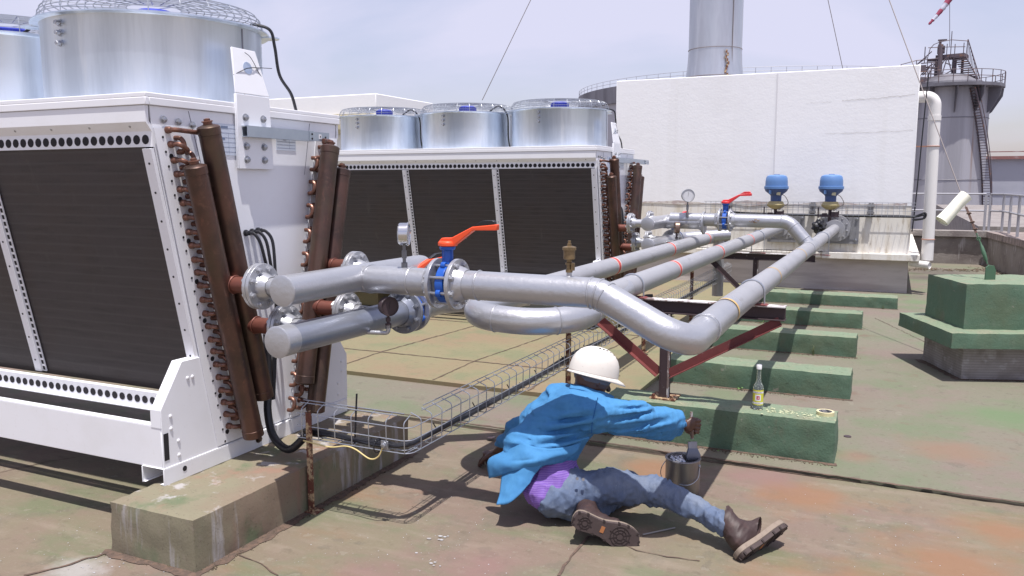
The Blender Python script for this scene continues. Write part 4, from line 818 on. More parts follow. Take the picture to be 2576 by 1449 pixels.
tag(MB().tube(smoothpath([(.36, 13.45, 3.2), (.33, 13.45, 2.4), (.30, 13.45, 1.5), (.27, 13.43, .95)], 6), .010, 6).build('riser_cable', cablem), 'black cable running down the right corner of the white building', 'cable')
tag(MB().tube([(-2.36, 13.2, 1.2), (-2.38, 13.2, .62)], .035, 10).build('black_conduit', cablem), 'short black vertical conduit below the wall tray', 'conduit')

# ---------------------------------------------------------------- big things behind
t = thing('exhaust_stack', (-3.4, 17, 3.3), 'tall silver exhaust stack rising behind the white building', 'chimney')
c = Vector((-3.40, 17.05, 0)); MB().lathe([(3.3, .66), (3.7, .575), (4.0, .535), (4.28, .520), (12, .52)], c, (0, 0, 1), 64).build('cladding', stackm, t, 0, 20)
m = MB(); m.ring(c+Vector((0, 0, 4.29)), (0, 0, 1), .523, .008, 64); m.ring(c+Vector((0, 0, 3.75)), (0, 0, 1), .572, .008, 64); m.bar(c+Vector((.40, -.345, 4.0)), c+Vector((.40, -.345, 12)), .012, .012, (1, 0, 0)); m.build('seam', mat('seam_dark', (.16, .14, .14), .7), t)
m = MB(); rnd = random.Random(6)
for i in range(9): q = 3.75+i*.055; a = -.95+rnd.gauss(0, .03); m.box(c+Vector((math.cos(a)*.575, math.sin(a)*.575, q)), (.03, .03, .06))
m.build('rust_patch', rust, t)
# large storage tank
t = thing('storage_tank', (0, 75, -9), 'huge round storage tank with a roof handrail, rising behind the white building', 'tank')
tc_ = at(1900, 460, 100); tc_.z = 0
MB().lathe([(-9, 21.2), (11.4, 21.2)], tc_, (0, 0, 1), 160).build('shell', tankm, t, 0, 20)
MB().lathe([(10.2, 21.22), (10.21, 21.6), (11.95, 21.6), (11.96, 21.0), (12.6, 6), (12.7, 0)], tc_, (0, 0, 1), 160, False).build('roof', tankd, t, 0, 20)
m = MB()
for z in (12.3, 12.65): m.ring(tc_+Vector((0, 0, z)), (0, 0, 1), 21.5, .022, 160, 4)
for i in range(96): a = 2*PI*i/96; e = Vector((math.cos(a), math.sin(a), 0))*21.5; m.tube([tc_+e+Vector((0, 0, 11.6)), tc_+e+Vector((0, 0, 12.6))], .022, 4)
m.build('handrail', railm, t)
# silo with ring platform, stair and headhouse
sc_ = at(2374, 460, 78); sc_.z = 0; t = thing('silo', (sc_.x, sc_.y, -9), 'weathered grey silo with a winding stair and rusty platform, at the right', 'silo')
RS = 3.35; ZT = 10.6
MB().lathe([(-9, RS), (ZT-.1, RS)], sc_, (0, 0, 1), 96).build('shell', tankm, t, 0, 20)
m = MB(); m.lathe([(ZT-.30, RS+.01), (ZT-.28, RS+1.15), (ZT, RS+1.15), (ZT+.01, RS-.2)], sc_, (0, 0, 1), 24, False); m.build('ring_platform', tankd, t, 0, 20)
for i in range(12):
    a = 2*PI*i/12+.1; e = Vector((math.cos(a), math.sin(a), 0)); m = MB(); m.prism([(RS, -.31), (RS, -2.6), (RS+.25, -2.4), (RS+1.05, -1.0), (RS+1.12, -.31)], sc_+Vector((0, 0, ZT)), e, (0, 0, 1), .06); m.build('platform_bracket', tankd, t)
m = MB(); m.lathe([(ZT, RS-.5), (ZT+.35, RS-.6), (ZT+.9, RS-1.4), (ZT+1.15, 1.0), (ZT+1.2, 0)], sc_, (0, 0, 1), 48, False); m.build('roof_cone', tankd, t, 0, 30)
for z in (1.1, .55): MB().ring(sc_+Vector((0, 0, ZT+z)), (0, 0, 1), RS+1.1, .03, 24, 4).build('platform_rail', ironr, t)
for i in range(24): a = 2*PI*i/24; e = Vector((math.cos(a), math.sin(a), 0))*(RS+1.1); MB().tube([sc_+e+Vector((0, 0, ZT)), sc_+e+Vector((0, 0, ZT+1.1))], .035, 4).build('rail_post', ironr, t)
vw = Vector((sc_.x, sc_.y, 0)).normalized(); rt_ = Vector((vw.y, -vw.x, 0)); hb = sc_+Vector((0, 0, ZT)); Q = lambda x, y, o=0: hb+rt_*((x-1430)*.013)+Vector((0, 0, (595-y)*.013))+vw*o
m = MB()
for x, y0, y1, o_, r_ in ((1355, 300, 590, -.8, .22), (1448, 400, 590, -.6, .20), (1330, 400, 590, .7, .12), (1500, 400, 590, .7, .12), (1255, 305, 420, -.5, .04), (1303, 430, 600, -1.2, .05)): m.tube([Q(x, y1, o_), Q(x, y0, o_)], r_, 8)
for x0, y0, x1, y1 in ((1165, 465, 1270, 385), (1172, 465, 1300, 345), (1400, 395, 1372, 520), (1405, 400, 1442, 525), (1395, 395, 1350, 470), (1375, 520, 1445, 480), (1225, 440, 1330, 470), (1230, 480, 1320, 430), (1240, 500, 1370, 505), (1225, 455, 1370, 462), (1280, 520, 1340, 400), (1390, 430, 1430, 450), (1225, 520, 1300, 440), (1235, 425, 1345, 420), (1250, 460, 1290, 500), (1290, 460, 1250, 510)):
    m.tube([Q(x0, y0, -.9), Q(x1, y1, -.9)], .05, 5)
m.box(Q(1430, 383), (2.4, 1.8, .30), Matrix.Rotation(HEAD*-.6, 3, 'Z')); m.box(Q(1310, 400, -.3), (1.0, .9, .16)); m.box(Q(1358, 335, -.6), (.62, .5, .65)); m.box(Q(1350, 290, -.6), (.22, .22, .5)); m.box(Q(1363, 268, -.6), (.75, .3, .12)); m.box(Q(1250, 460, -.9), (.5, .4, .55)); m.box(Q(1260, 560, -1.3), (1.3, .5, .55)); m.build('headhouse_frame', ironr, t)
m = MB()
for pts in ([(1278, 475), (1275, 390), (1288, 325), (1310, 298), (1350, 283), (1420, 274), (1522, 290)], [(1275, 318), (1400, 322), (1510, 328)], [(1102, 460), (1104, 425), (1205, 402), (1350, 396)], [(1110, 460), (1104, 425)], [(1205, 440), (1205, 402)], [(1420, 215), (1420, 400)], [(1395, 300), (1395, 380)], [(1445, 305), (1445, 380)], [(1500, 300), (1500, 380)], [(1522, 285), (1518, 380)], [(1340, 300), (1340, 380)]):
    m.tube([Q(x, y, -.95) for x, y in pts], .035, 4)
m.build('headhouse_rail', ironr, t)
m = MB()
for k in range(11): q = k/10; m.box(Q(1478+q*85, 405+q*150, -1.3), (.95, .5, .06), Matrix.Rotation(-HEAD*.6, 3, 'Z'))
m.tube([Q(1515, 400, -1.5), Q(1600, 560, -1.5)], .05, 4); m.tube([Q(1522, 285, -1.5), Q(1612, 560, -1.5)], .05, 4)
for k in range(9): q = (k+.5)/9; m.tube([Q(1522+q*80, 300+q*230, -1.5), Q(1522+q*80, 400+q*160, -1.5)], .025, 4)
m.build('upper_stair', ironr, t)
m = MB(); steps = 60; pin = []; pout = []; a_v = math.atan2(-vw.y, -vw.x)
for k in range(steps):
    q = k/(steps-1); a = a_v+.50+q*1.15; z = ZT-.5-q*14.2; e = Vector((math.cos(a), math.sin(a), 0)); p = sc_+e*(RS+.38)+Vector((0, 0, z)); e2 = Vector((-e.y, e.x, 0))
    m.box(p, (.7, .24, .05), Matrix((e, e2, Vector((0, 0, 1)))).transposed()); pin.append(sc_+e*(RS+.04)+Vector((0, 0, z))); pout.append(sc_+e*(RS+.75)+Vector((0, 0, z+.05)))
m.tube(pin, .06, 4); m.tube(pout, .07, 4); m.tube([p+Vector((0, 0, .95)) for p in pout], .035, 4)
m.build('winding_stair', ironr, t)
m = MB(); m.ring(sc_+Vector((0, 0, 2.0)), (0, 0, 1), RS+.02, .03, 64, 4); m.ring(sc_+Vector((0, 0, 7.6)), (0, 0, 1), RS+.02, .03, 64, 4); m.build('sheet_seam', tankd, t)
# windsock
p0 = at(2389, -25, 76); p1 = at(2389, 150, 76); t = thing('windsock', tuple(p1), 'limp red and white windsock hanging from a thin mast above the silo', 'windsock')
MB().tube([at(2389, 118, 78), p0], .03, 5).build('mast', railm, t)
a = at(2391, -6, 76); b = at(2337, 61, 76)
stops = [0, .22, .42, .62, .82, 1]; cols = [mat('sock_red_hazed', (.24, .035, .075), .8), mat('sock_white_hazed', (.42, .42, .50), .8)]  # both cloth colours are darkened and greyed to paint in distance haze
for i in range(5):
    pts = [a.lerp(b, stops[i]+(stops[i+1]-stops[i])*k/3)+Vector((0, 0, -.12*math.sin((stops[i]+(stops[i+1]-stops[i])*k/3)*PI))) for k in range(4)]
    rr = [.29-.19*(stops[i]+(stops[i+1]-stops[i])*k/3)+.03*math.sin(9*(stops[i]+k/3)) for k in range(4)]
    MB().tube(pts, rr, 12).build('sock_band', cols[i % 2], t)
# far warehouse
wa = at(2478, 460, 95); t = thing('warehouse', (wa.x+20, wa.y, -9), 'long pale warehouse with a red roof edge at the right horizon', 'building')
m = MB(); m.ext((wa.x-4, wa.y, -9), (wa.x+60, wa.y+30, 4.4)); m.build('wall', whouse, t)
m = MB(); m.ext((wa.x-4.2, wa.y-.5, 4.4), (wa.x+60, wa.y+31, 4.75)); m.ext((wa.x-4.2, wa.y-.3, 5.2), (wa.x+60, wa.y-.2, 5.3)); m.build('roof_edge', mat('roof_red', (.26, .12, .11), .7, 0, [(.6, (.45, .38, .38), .5, .6, .7)]), t)
m = MB(); m.ext((wa.x-3.9, wa.y-.06, .35), (wa.x+60, wa.y-.003, .55)); m.build('gutter', whouse, t)
# white building at left with yellow gutter
t = thing('low_building', (-15, 22, 0), 'low white building with a cream gutter between the two dry coolers', 'building')
m = MB(); m.ext((-22, 20, 3.64), (-13.5, 23.2, 4.19)); m.build('parapet', stucco, t, .02)
m = MB(); m.ext((-22, 20.35, 0), (-13.6, 23.1, 3.2)); m.build('wall', whited, t)
m = MB(); m.prism([(-.1, 3.62), (-.1, 3.2), (.0, 3.1), (.3, 3.1), (.34, 3.62)], (-22, 20, 0), (0, 1, 0), (0, 0, 1), 8.6); m.build('gutter', mat('gutter_cream', (.52, .46, .30), .5), t, .02)
# parapets and handrails at the right
def rail_run(name, pts, h, label, hgt=(.42, .84), r=.018, npost=None):
    t = thing(name, tuple(pts[0]), label, 'railing'); P = [Vector(p) for p in pts]
    for z in hgt: MB().tube([p+Vector((0, 0, z)) for p in P], r, 10).build('rail', railm, t)
    for p in P: MB().ext((p.x-.022, p.y-.02, p.z), (p.x+.022, p.y+.02, p.z+hgt[-1]-.02)).build('rail_post', railm, t)
    return t
t = thing('parapet_wall', (1, 19, 0), 'low concrete parapet wall across the far edge of the roof', 'wall'); rough_box('wall', -.5, 2.1, 19.0, 19.3, .0, .58, concg, .12, .015, .02, parent=t); rough_box('coping', -.5, 2.1, 18.93, 19.4, .58, .70, concg, .15, .008, .01, parent=t)
rail_run('handrail', [(-.4, 19.2, .7), (1.70, 19.2, .7)], .8, 'grey two-bar handrail along the far parapet behind the foam sleeve', (.40, .74))
ang = math.atan2(13.4-19.0, 2.35-1.72); t = thing('parapet_wall', (2.2, 15, 0), 'broad concrete parapet wall running along the right edge of the roof', 'wall')
Rp = Matrix.Rotation(ang, 3, 'Z'); rough_box('wall', 0, 12, .0, .35, 0, .58, concg, .15, .015, .02, Rp, Vector((1.75, 18.9, 0)), t); rough_box('coping', 0, 12, -.03, .72, .58, .70, mat('weathered_coping', (.27, .22, .20), .9, 0, [(3, (.13, .10, .095), .45, .62, .85, (1, 3, 1)), (9, (.40, .36, .34), .58, .7, .6)], [(25, .5, .008)]), .15, .008, .01, Rp, Vector((1.75, 18.9, 0)), t)
dv = Vector((math.cos(ang), math.sin(ang), 0)); nv = Vector((-dv.y, dv.x, 0))
rail_run('handrail', [Vector((1.78, 19.2, .7))]+[Vector((q.x, q.y, .7)) for q in (at(2519.6, 582, 16.4), at(2537.6, 588, 15.7), at(2558.5, 596, 14.7), at(2590, 606, 13.6), at(2630, 620, 12.6))], .8, 'grey handrail with broad posts on the right parapet wall', (.40, .74))
t = thing('distant_pipe_rack', (6, 30, -2), 'jumble of white pipes and low roofs beyond the right parapet', 'pipe rack'); m = MB()
for i in range(7): z = -.2-.25*i; m.tube([(2.5+i*.3, 26+i*.8, z), (16, 27+i*.8, z)], .07, 8)
for i in range(9): m.tube([(3.2+i*1.3, 26+i*.3, -4), (3.2+i*1.3, 26+i*.3, .1)], .07, 6)
m.build('pipes', railm, t); MB().ext((2.5, 30, -9), (40, 60, .3)).build('low_roof', concg, t)
# guy wires
def guy(pts, r, label): t = tag(MB().tube(pts, r, 6).build('guy_wire', mat('wire_rope', (.20, .175, .17), .6, .4)), label, 'guy wire', 'steel guy wires against the sky'); return t
d_ = at(2237, 0, 9.0)-at(2452, 580, 7.25); guy([at(2452, 580, 7.25), at(2452, 580, 7.25)+d_*1.8], .0055, 'guy wire passing the white foam sleeve at the right')
guy([at(1213, 252, 22), at(1335, 0, 22)+(at(1335, 0, 22)-at(1213, 252, 22))*.8], .010, 'single guy wire rising from behind the middle far fan'); guy([at(2120, 172, 22), at(2083, 0, 22)+(at(2083, 0, 22)-at(2120, 172, 22))], .010, 'guy wire running down to the top of the white building')
gm = mat('green_hardware', (.06, .13, .075), .6, 0, [(40, (.12, .07, .04), .6, .7, .6)])
t = thing('turnbuckle', (.79, 8.16, .825), 'green turnbuckle shackled to the pedestal lug below the guy wire', 'turnbuckle')
m = MB(); m.prism([(-.045, -.02), (.045, -.02), (.045, .075), (.028, .115), (-.018, .122), (-.042, .10)], (.79, 8.16, .83), (_rt.x, _rt.y, 0), (0, 0, 1), .014); m.build('lug_plate', gm, t, .002)
a = at(2484, 664, 7.14); b = at(2466, 610, 7.18); c_ = at(2456, 586, 7.2); m = MB(); m.ring(at(2486, 672, 7.14), (1, .2, 0), .018, .005, 14); m.tube([a, a.lerp(b, .12), a.lerp(b, .2), a.lerp(b, .5), a.lerp(b, .8), a.lerp(b, .9), b], [.007, .007, .014, .017, .014, .008, .008], 10); m.ring(b.lerp(c_, .4), (0, 1, 0), .015, .0045, 12); m.tube([b, c_], .006, 6); m.build('screw_body', gm, t)
m = MB(); c2 = at(2430, 520, 7.27)
for o_ in (-.006, .006): m.tube([c_+_rt*o_, c2+_rt*o_], .005, 6)
for q in (.15, .42, .75): p = c_.lerp(c2, q); m.ring(p, (c2-c_), .014, .005, 12); m.hexb(p+_rt*.012, _rt, .007, .012)
m.build('rope_clips', mat('rope_rust', (.17, .11, .09), .7, .3), t)
a = at(2430, 492, 7.32); b = at(2369, 557, 7.34); t = thing('foam_sleeve', tuple((a+b)/2), 'white foam tube tied across the guy wire at the right', 'foam tube'); fo = mat('white_foam', (.82, .80, .68), .8, 0, [(14, (.62, .58, .44), .58, .7, .6)], [(30, .3, .006)])
m = MB(); m.tube([a, a.lerp(b, .3)+Vector((0, 0, .008)), a.lerp(b, .6), b], [.057, .052, .053, .060], 24, caps=False); m.tube([a.lerp(b, .02), a.lerp(b, .5), b.lerp(a, .03)], [.044, .040, .044], 20); m.build('sleeve', fo, t)
# ---------------------------------------------------------------- soft bodies: distance fields meshed by surface nets
def nets(F, o, h):
    s = F < 0; nx, ny, nz = F.shape
    c = np.zeros((nx-1, ny-1, nz-1), np.int8)
    for i in (0, 1):
        for j in (0, 1):
            for k in (0, 1): c += s[i:nx-1+i, j:ny-1+j, k:nz-1+k]
    act = (c > 0) & (c < 8); idx = -np.ones(act.shape, np.int64); A = np.argwhere(act); idx[act] = np.arange(len(A))
    acc = np.zeros((len(A), 3)); cnt = np.zeros(len(A)); cor = [(i, j, k) for i in (0, 1) for j in (0, 1) for k in (0, 1)]
    val = {q: F[A[:, 0]+q[0], A[:, 1]+q[1], A[:, 2]+q[2]] for q in cor}
    for a in cor:
        for ax in range(3):
            if a[ax] == 0:
                b = list(a); b[ax] = 1; b = tuple(b); va, vb = val[a], val[b]; m = (va < 0) != (vb < 0)
                t = np.where(m, va/np.where(m, va-vb, 1), 0); p = np.array(a, float)[None].repeat(len(A), 0); p[:, ax] += t
                acc[m] += p[m]; cnt[m] += 1
    V = (A+acc/cnt[:, None])*h+np.array(o); Q = []
    for ax in range(3):
        s0 = [slice(1, -1)]*3; s0[ax] = slice(0, -1); s1 = [slice(1, -1)]*3; s1[ax] = slice(1, None)
        a = s[tuple(s0)]; b = s[tuple(s1)]; E = np.argwhere(a != b); base = E+1; base[:, ax] -= 1
        fl = a[tuple(E.T)]; u, v = [(1, 2), (2, 0), (0, 1)][ax]
        def g(du, dv): q = base.copy(); q[:, u] -= du; q[:, v] -= dv; return idx[tuple(q.T)]
        q = np.stack([g(1, 1), g(0, 1), g(0, 0), g(1, 0)], 1); q[~fl] = q[~fl][:, ::-1]; Q.append(q)
    return V, np.concatenate(Q)
class SDF:
    def __init__(s, h, pts, pad=.2):
        P = np.array([tuple(p) for p in pts]); s.h = h; s.o = P.min(0)-pad; n = ((P.max(0)+pad-s.o)/h).astype(int)+1; s.n = n
        s.F = np.full(n, .5, np.float32); s.ax = [s.o[i]+np.arange(n[i])*h for i in range(3)]
    def reg(s, lo, hi):
        sl = tuple(slice(max(0, int((lo[i]-s.o[i])/s.h)), min(s.n[i], int((hi[i]-s.o[i])/s.h)+2)) for i in range(3))
        X = [s.ax[i][sl[i]].astype(np.float32) for i in range(3)]; return sl, X[0][:, None, None], X[1][None, :, None], X[2][None, None, :]
    def comb(s, sl, d, k, op='u'):
        f = s.F[sl]
        if op == 'u': h = np.clip(.5+.5*(f-d)/k, 0, 1); s.F[sl] = f*(1-h)+d*h-k*h*(1-h)
        else: s.F[sl] = np.maximum(f, -d)
    def cap(s, a, b, ra, rb=None, k=.02, op='u'):
        rb = ra if rb is None else rb; a = np.array(tuple(a), np.float32); b = np.array(tuple(b), np.float32); R = max(ra, rb)+.09
        sl, X, Y, Z = s.reg(np.minimum(a, b)-R, np.maximum(a, b)+R); ab = b-a; L = float(ab@ab)+1e-9
        t = np.clip(((X-a[0])*ab[0]+(Y-a[1])*ab[1]+(Z-a[2])*ab[2])/L, 0, 1)
        d = np.sqrt((X-a[0]-t*ab[0])**2+(Y-a[1]-t*ab[1])**2+(Z-a[2]-t*ab[2])**2)-(ra+(rb-ra)*t); s.comb(sl, d, k, op); return s
    def chain(s, pts, rs, k=.02):
        for i in range(len(pts)-1): s.cap(pts[i], pts[i+1], rs[i], rs[i+1], k)
        return s
    def ell(s, c, M, r, k=.02, op='u'):     # M rows: local axes, r: radii
        c = np.array(tuple(c), np.float32); R = max(r)+.09; sl, X, Y, Z = s.reg(c-R, c+R); q = 0; q2 = 0
        for i in range(3): e = M[i]; l = ((X-c[0])*e[0]+(Y-c[1])*e[1]+(Z-c[2])*e[2]); q = q+(l/r[i])**2; q2 = q2+(l/r[i]**2)**2
        k0 = np.sqrt(q); d = k0*(k0-1)/np.sqrt(q2+1e-9); s.comb(sl, d.astype(np.float32), k, op); return s
    def cut(s, p, n):     # remove the half space beyond p along n
        n = np.array(tuple(Vector(n).normalized())); X, Y, Z = s.ax[0][:, None, None], s.ax[1][None, :, None], s.ax[2][None, None, :]
        s.F = np.maximum(s.F, ((X-p[0])*n[0]+(Y-p[1])*n[1]+(Z-p[2])*n[2]).astype(np.float32)); return s
    def disp(s, fn):
        X, Y, Z = np.meshgrid(*s.ax, indexing='ij', sparse=True); m = np.abs(s.F) < .05
        I = np.argwhere(m); x = s.ax[0][I[:, 0]]; y = s.ax[1][I[:, 1]]; z = s.ax[2][I[:, 2]]; s.F[m] -= fn(x, y, z).astype(np.float32); return s
    def build(s, name, m, parent=None, smooth=2, floor=None):
        V, Q = nets(s.F, s.o, s.h)
        for _ in range(smooth):
            A = np.zeros_like(V); n = np.zeros(len(V))
            for i in range(4): np.add.at(A, Q[:, i], V[Q[:, (i+1) % 4]]+V[Q[:, i-1]]); np.add.at(n, Q[:, i], 2)
            V = V*.5+A/np.maximum(n, 1)[:, None]*.5
        if floor is not None: V[:, 2] = np.maximum(V[:, 2], floor)
        me = bpy.data.meshes.new(name); me.from_pydata(V.tolist(), [], Q.tolist()); me.materials.append(m); me.polygons.foreach_set('use_smooth', [True]*len(Q)); me.update()
        o = bpy.data.objects.new(name, me); C.objects.link(o)
        if parent: o.parent = parent; o.matrix_parent_inverse = Matrix.Translation(-parent.location) if parent.type == 'EMPTY' else Matrix.Identity(4)
        return o
def wrinkle(seed, f, stretch, amp, sharp=2.2):
    r = np.random.RandomState(seed); D = r.randn(6, 3)*np.array(stretch); D /= np.linalg.norm(D, axis=1)[:, None]; ph = r.rand(6)*6.28; fr = f*(.6+r.rand(6)*.9); W = r.randn(3, 3)*5; pw = r.rand(3)*6
    def fn(x, y, z):
        P = np.stack([x, y, z], -1); P = P+.02*np.sin(P@W+pw); v = 0
        for i in range(6): v = v+(1-np.abs(np.sin(P@D[i]*fr[i]+ph[i])))**sharp-.35
        return v*amp/3
    return fn
A = at
skin = mat('dark_skin', (.085, .040, .028), .45, 0, [(30, (.11, .055, .04), .45, .65, .6)], [(120, .1, .001)])
jackm = mat('blue_workwear', (.048, .200, .42), .85, 0, [(28, (.30, .36, .42), .735, .75, .7), (9, (.065, .24, .46), .45, .65, .5), (40, (.03, .15, .34), .5, .7, .4)], [(500, .2, .0006), (45, .25, .004)])
shirtm = mat('purple_striped_shirt', (.17, .085, .36), .85, 0, [(20, (.20, .11, .42), .45, .65, .5)], [(60, .3, .004)], wave=(32, (.32, .21, .50), 'Z', .55, .9, .45))
jeanm = mat('faded_denim', (.095, .13, .21), .85, 0, [(5, (.15, .175, .225), .44, .66, .8), (13, (.065, .085, .135), .54, .72, .7, (1, 1, 2)), (30, (.35, .36, .38), .72, .74, .6), (90, (.20, .23, .29), .55, .7, .35, (1, 1, .4))], [(400, .3, .0008), (38, .35, .005)])
bootm = mat('brown_leather', (.040, .022, .020), .58, 0, [(25, (.07, .035, .03), .5, .7, .6)], [(60, .3, .003)])
solem = mat('boot_sole', (.058, .040, .038), .8, 0, [(40, (.085, .062, .056), .5, .7, .6), (30, (.4, .38, .37), .72, .76, .8)], [(120, .3, .002)])
midm = mat('boot_midsole', (.23, .18, .14), .75, 0, [(30, (.15, .11, .09), .5, .7, .6)])
person = thing('person', tuple(Vector((A(1400, 1290, 4.02).x, A(1400, 1290, 4.02).y, 0))), 'worker in white hard hat and blue jacket sitting on the roof holding a brush', 'person')
pel = A(1418, 1232, 4.10); wai = A(1380, 1180, 4.14); che = A(1402, 1100, 4.16); upc = A(1440, 1035, 4.18); nek = A(1462, 992, 4.18); hed = A(1494, 945, 4.16)
shR = A(1494, 1040, 4.05); shL = A(1398, 1022, 4.34); elR = A(1606, 1050, 4.16); wrR = A(1704, 1062, 4.34); hnR = A(1738, 1068, 4.385)
elL = A(1305, 1085, 4.58); wrL = A(1258, 1132, 4.76); hnL = A(1234, 1142, 4.80)
hpR = A(1445, 1238, 4.06); knR = A(1652, 1236, 4.00); anR = A(1826, 1318, 3.74); hpL = A(1420, 1255, 4.16); knL = A(1585, 1222, 4.26); anL = A(1494, 1290, 4.02)
# --- body: one surface (head, neck, trunk, limbs, hands)
b = SDF(.005, [hed, hnR+Vector((0, 0, .02)), hnL, anR, anL, knR, pel], .13)
face = (_rt*.86+_fw*.42+Vector((0, 0, -.42))).normalized(); lat = face.cross(Vector((0, 0, 1))).normalized(); crown = lat.cross(face)
b.ell(hed, [face, lat, crown], (.098, .076, .112)); b.cap(nek-Vector((0, 0, .03)), hed-crown*.05, .058, .056); b.cap(hed-crown*.065+face*.02, hed-crown*.085+face*.055, .048, .036, .02)
b.cap(hed+face*.095-crown*.01, hed+face*.115-crown*.035, .010, .014, .012); b.cap(hed+face*.09-crown*.062-lat*.018, hed+face*.09-crown*.062+lat*.018, .008, k=.008)
for s in (-1, 1):
    b.ell(hed+lat*s*.077-crown*.012-face*.008, [face, lat, crown], (.018, .010, .030), .006); b.cap(hed+face*.088+lat*s*.015+crown*.012, hed+face*.085+lat*s*.045+crown*.014, .008, k=.01)
b.chain([nek, upc, che, wai, pel], [.06, .085, .095, .095, .10], .03); b.chain([upc, shR, elR, wrR, hnR-_rt*.03], [.07, .045, .036, .028, .024], .02); b.chain([upc, shL, elL, wrL, hnL+_rt*.02], [.07, .045, .036, .028, .026], .02)
b.chain([pel, hpR, knR, anR], [.085, .06, .042, .032], .02); b.chain([pel, hpL, knL, anL], [.085, .06, .042, .032], .02)
up_ = Vector((.05, .0, 1)).normalized(); f_ = (hnR-wrR).normalized(); n_ = f_.cross(up_).normalized()
if n_.dot(_fw) > 0: n_ = -n_
Hc = hnR
b.ell(Hc-f_*.008+n_*.006, [f_, n_, up_], (.040, .020, .042), .012)
for i in range(4):      # four fingers curled round the brush handle
    z = up_*(.030-.0205*i); L = [1.0, 1.06, 1.0, .86][i]
    q = [Hc+z+f_*.018+n_*.020, Hc+z*1.05+f_*.046*L+n_*.016, Hc+z*1.08+f_*.052*L-n_*.012, Hc+z*1.05+f_*.028*L-n_*.026, Hc+z+f_*.010-n_*.022]
    b.chain(q, [.0100, .0095, .0088, .0082, .0070], .004)
b.chain([Hc-f_*.025-up_*.010-n_*.006, Hc-f_*.004-up_*.042-n_*.020, Hc+f_*.020-up_*.050-n_*.022, Hc+f_*.036-up_*.048-n_*.006], [.014, .012, .0105, .008], .006)
fl = (hnL-wrL).normalized(); dl = Vector((0, 0, -1)); sl2 = fl.cross(dl).normalized()
b.ell(hnL, [fl, sl2, Vector((0, 0, 1))], (.045, .040, .020), .012)
for i in range(4):      # left hand, knuckles down on the roof
    o_ = sl2*(.030-.020*i); L = [.9, 1.0, .95, .8][i]; q = [hnL+o_+fl*.03, hnL+o_*1.1+fl*(.062*L)+dl*.012, hnL+o_*1.15+fl*(.074*L)+dl*.036, hnL+o_*1.15+fl*(.066*L)+dl*.052]
    b.chain(q, [.0105, .0095, .009, .008], .004)
b.chain([hnL-fl*.02+sl2*.025, hnL+sl2*.052+fl*.008+dl*.012, hnL+sl2*.060+fl*.03+dl*.028], [.013, .011, .009], .006)
b.build('body', skin, person, 2, .004)
# --- jeans
j = SDF(.006, [A(1330, 1290, 4.0), knR, anR, knL, anL, pel+Vector((0, 0, .1))], .16)
j.chain([A(1388, 1226, 4.12), A(1430, 1238, 4.09)], [.126, .135], .04); j.cap(A(1385, 1258, 4.02), A(1425, 1258, 4.04), .085, .09, .05)
j.chain([A(1440, 1238, 4.06), A(1540, 1224, 4.02), knR, A(1735, 1272, 3.88), A(1800, 1306, 3.78), A(1826, 1322, 3.735)], [.108, .090, .074, .060, .055, .058], .025)
j.chain([A(1430, 1250, 4.16), A(1520, 1244, 4.20), knL, A(1545, 1250, 4.18), anL+Vector((.02, .03, .0))], [.10, .09, .074, .056, .048], .02)
j.disp(wrinkle(3, 30, (1.6, 1, 1.2), .016, 2.4)); j.disp(wrinkle(8, 70, (1.6, 1, .8), .008, 2.2))
def cuffs(x, y, z):
    v = 0
    for c, ax, r in ((A(1790, 1302, 3.80), (anR-knR).normalized(), .075), (A(1650, 1240, 4.0), (anR-knR).normalized(), .10)):
        t = (x-c.x)*ax.x+(y-c.y)*ax.y+(z-c.z)*ax.z; d2 = (x-c.x)**2+(y-c.y)**2+(z-c.z)**2; v = v+.006*np.sin(t*190+9*(z-c.z)*6+3*np.sin(x*40))*np.exp(-d2/(r*r))
    return v
j.disp(cuffs); j.cut(A(1838, 1328, 3.72), (anR-knR)); 
wn = (A(1440, 1250, 4.09)-A(1385, 1215, 4.12)); j.cut(A(1391, 1222, 4.12), -wn)
jn = j.build('jeans', jeanm, person, 2, .005)
m = MB(); 
for s in (A(1452, 1204, 3.938), A(1467, 1206, 3.938)): m.lathe([(0, .008), (.006, .007)], s, -_fw, 12)
m.build('buttons', steel, jn)
# --- purple shirt
s_ = SDF(.006, [A(1375, 1150, 4.12), A(1330, 1270, 4.05), A(1440, 1200, 4.1)], .16)
s_.chain([A(1385, 1150, 4.15), A(1384, 1195, 4.125), A(1398, 1222, 4.11)], [.128, .132, .139], .03); s_.cap(A(1345, 1235, 4.02), A(1358, 1250, 4.01), .062, .055, .06)
s_.disp(wrinkle(12, 55, (1.4, 1, .5), .010)); s_.cut(A(1412, 1236, 4.10), (A(1438, 1254, 4.09)-A(1388, 1210, 4.12))); s_.build('shirt', shirtm, person, 1, .006)
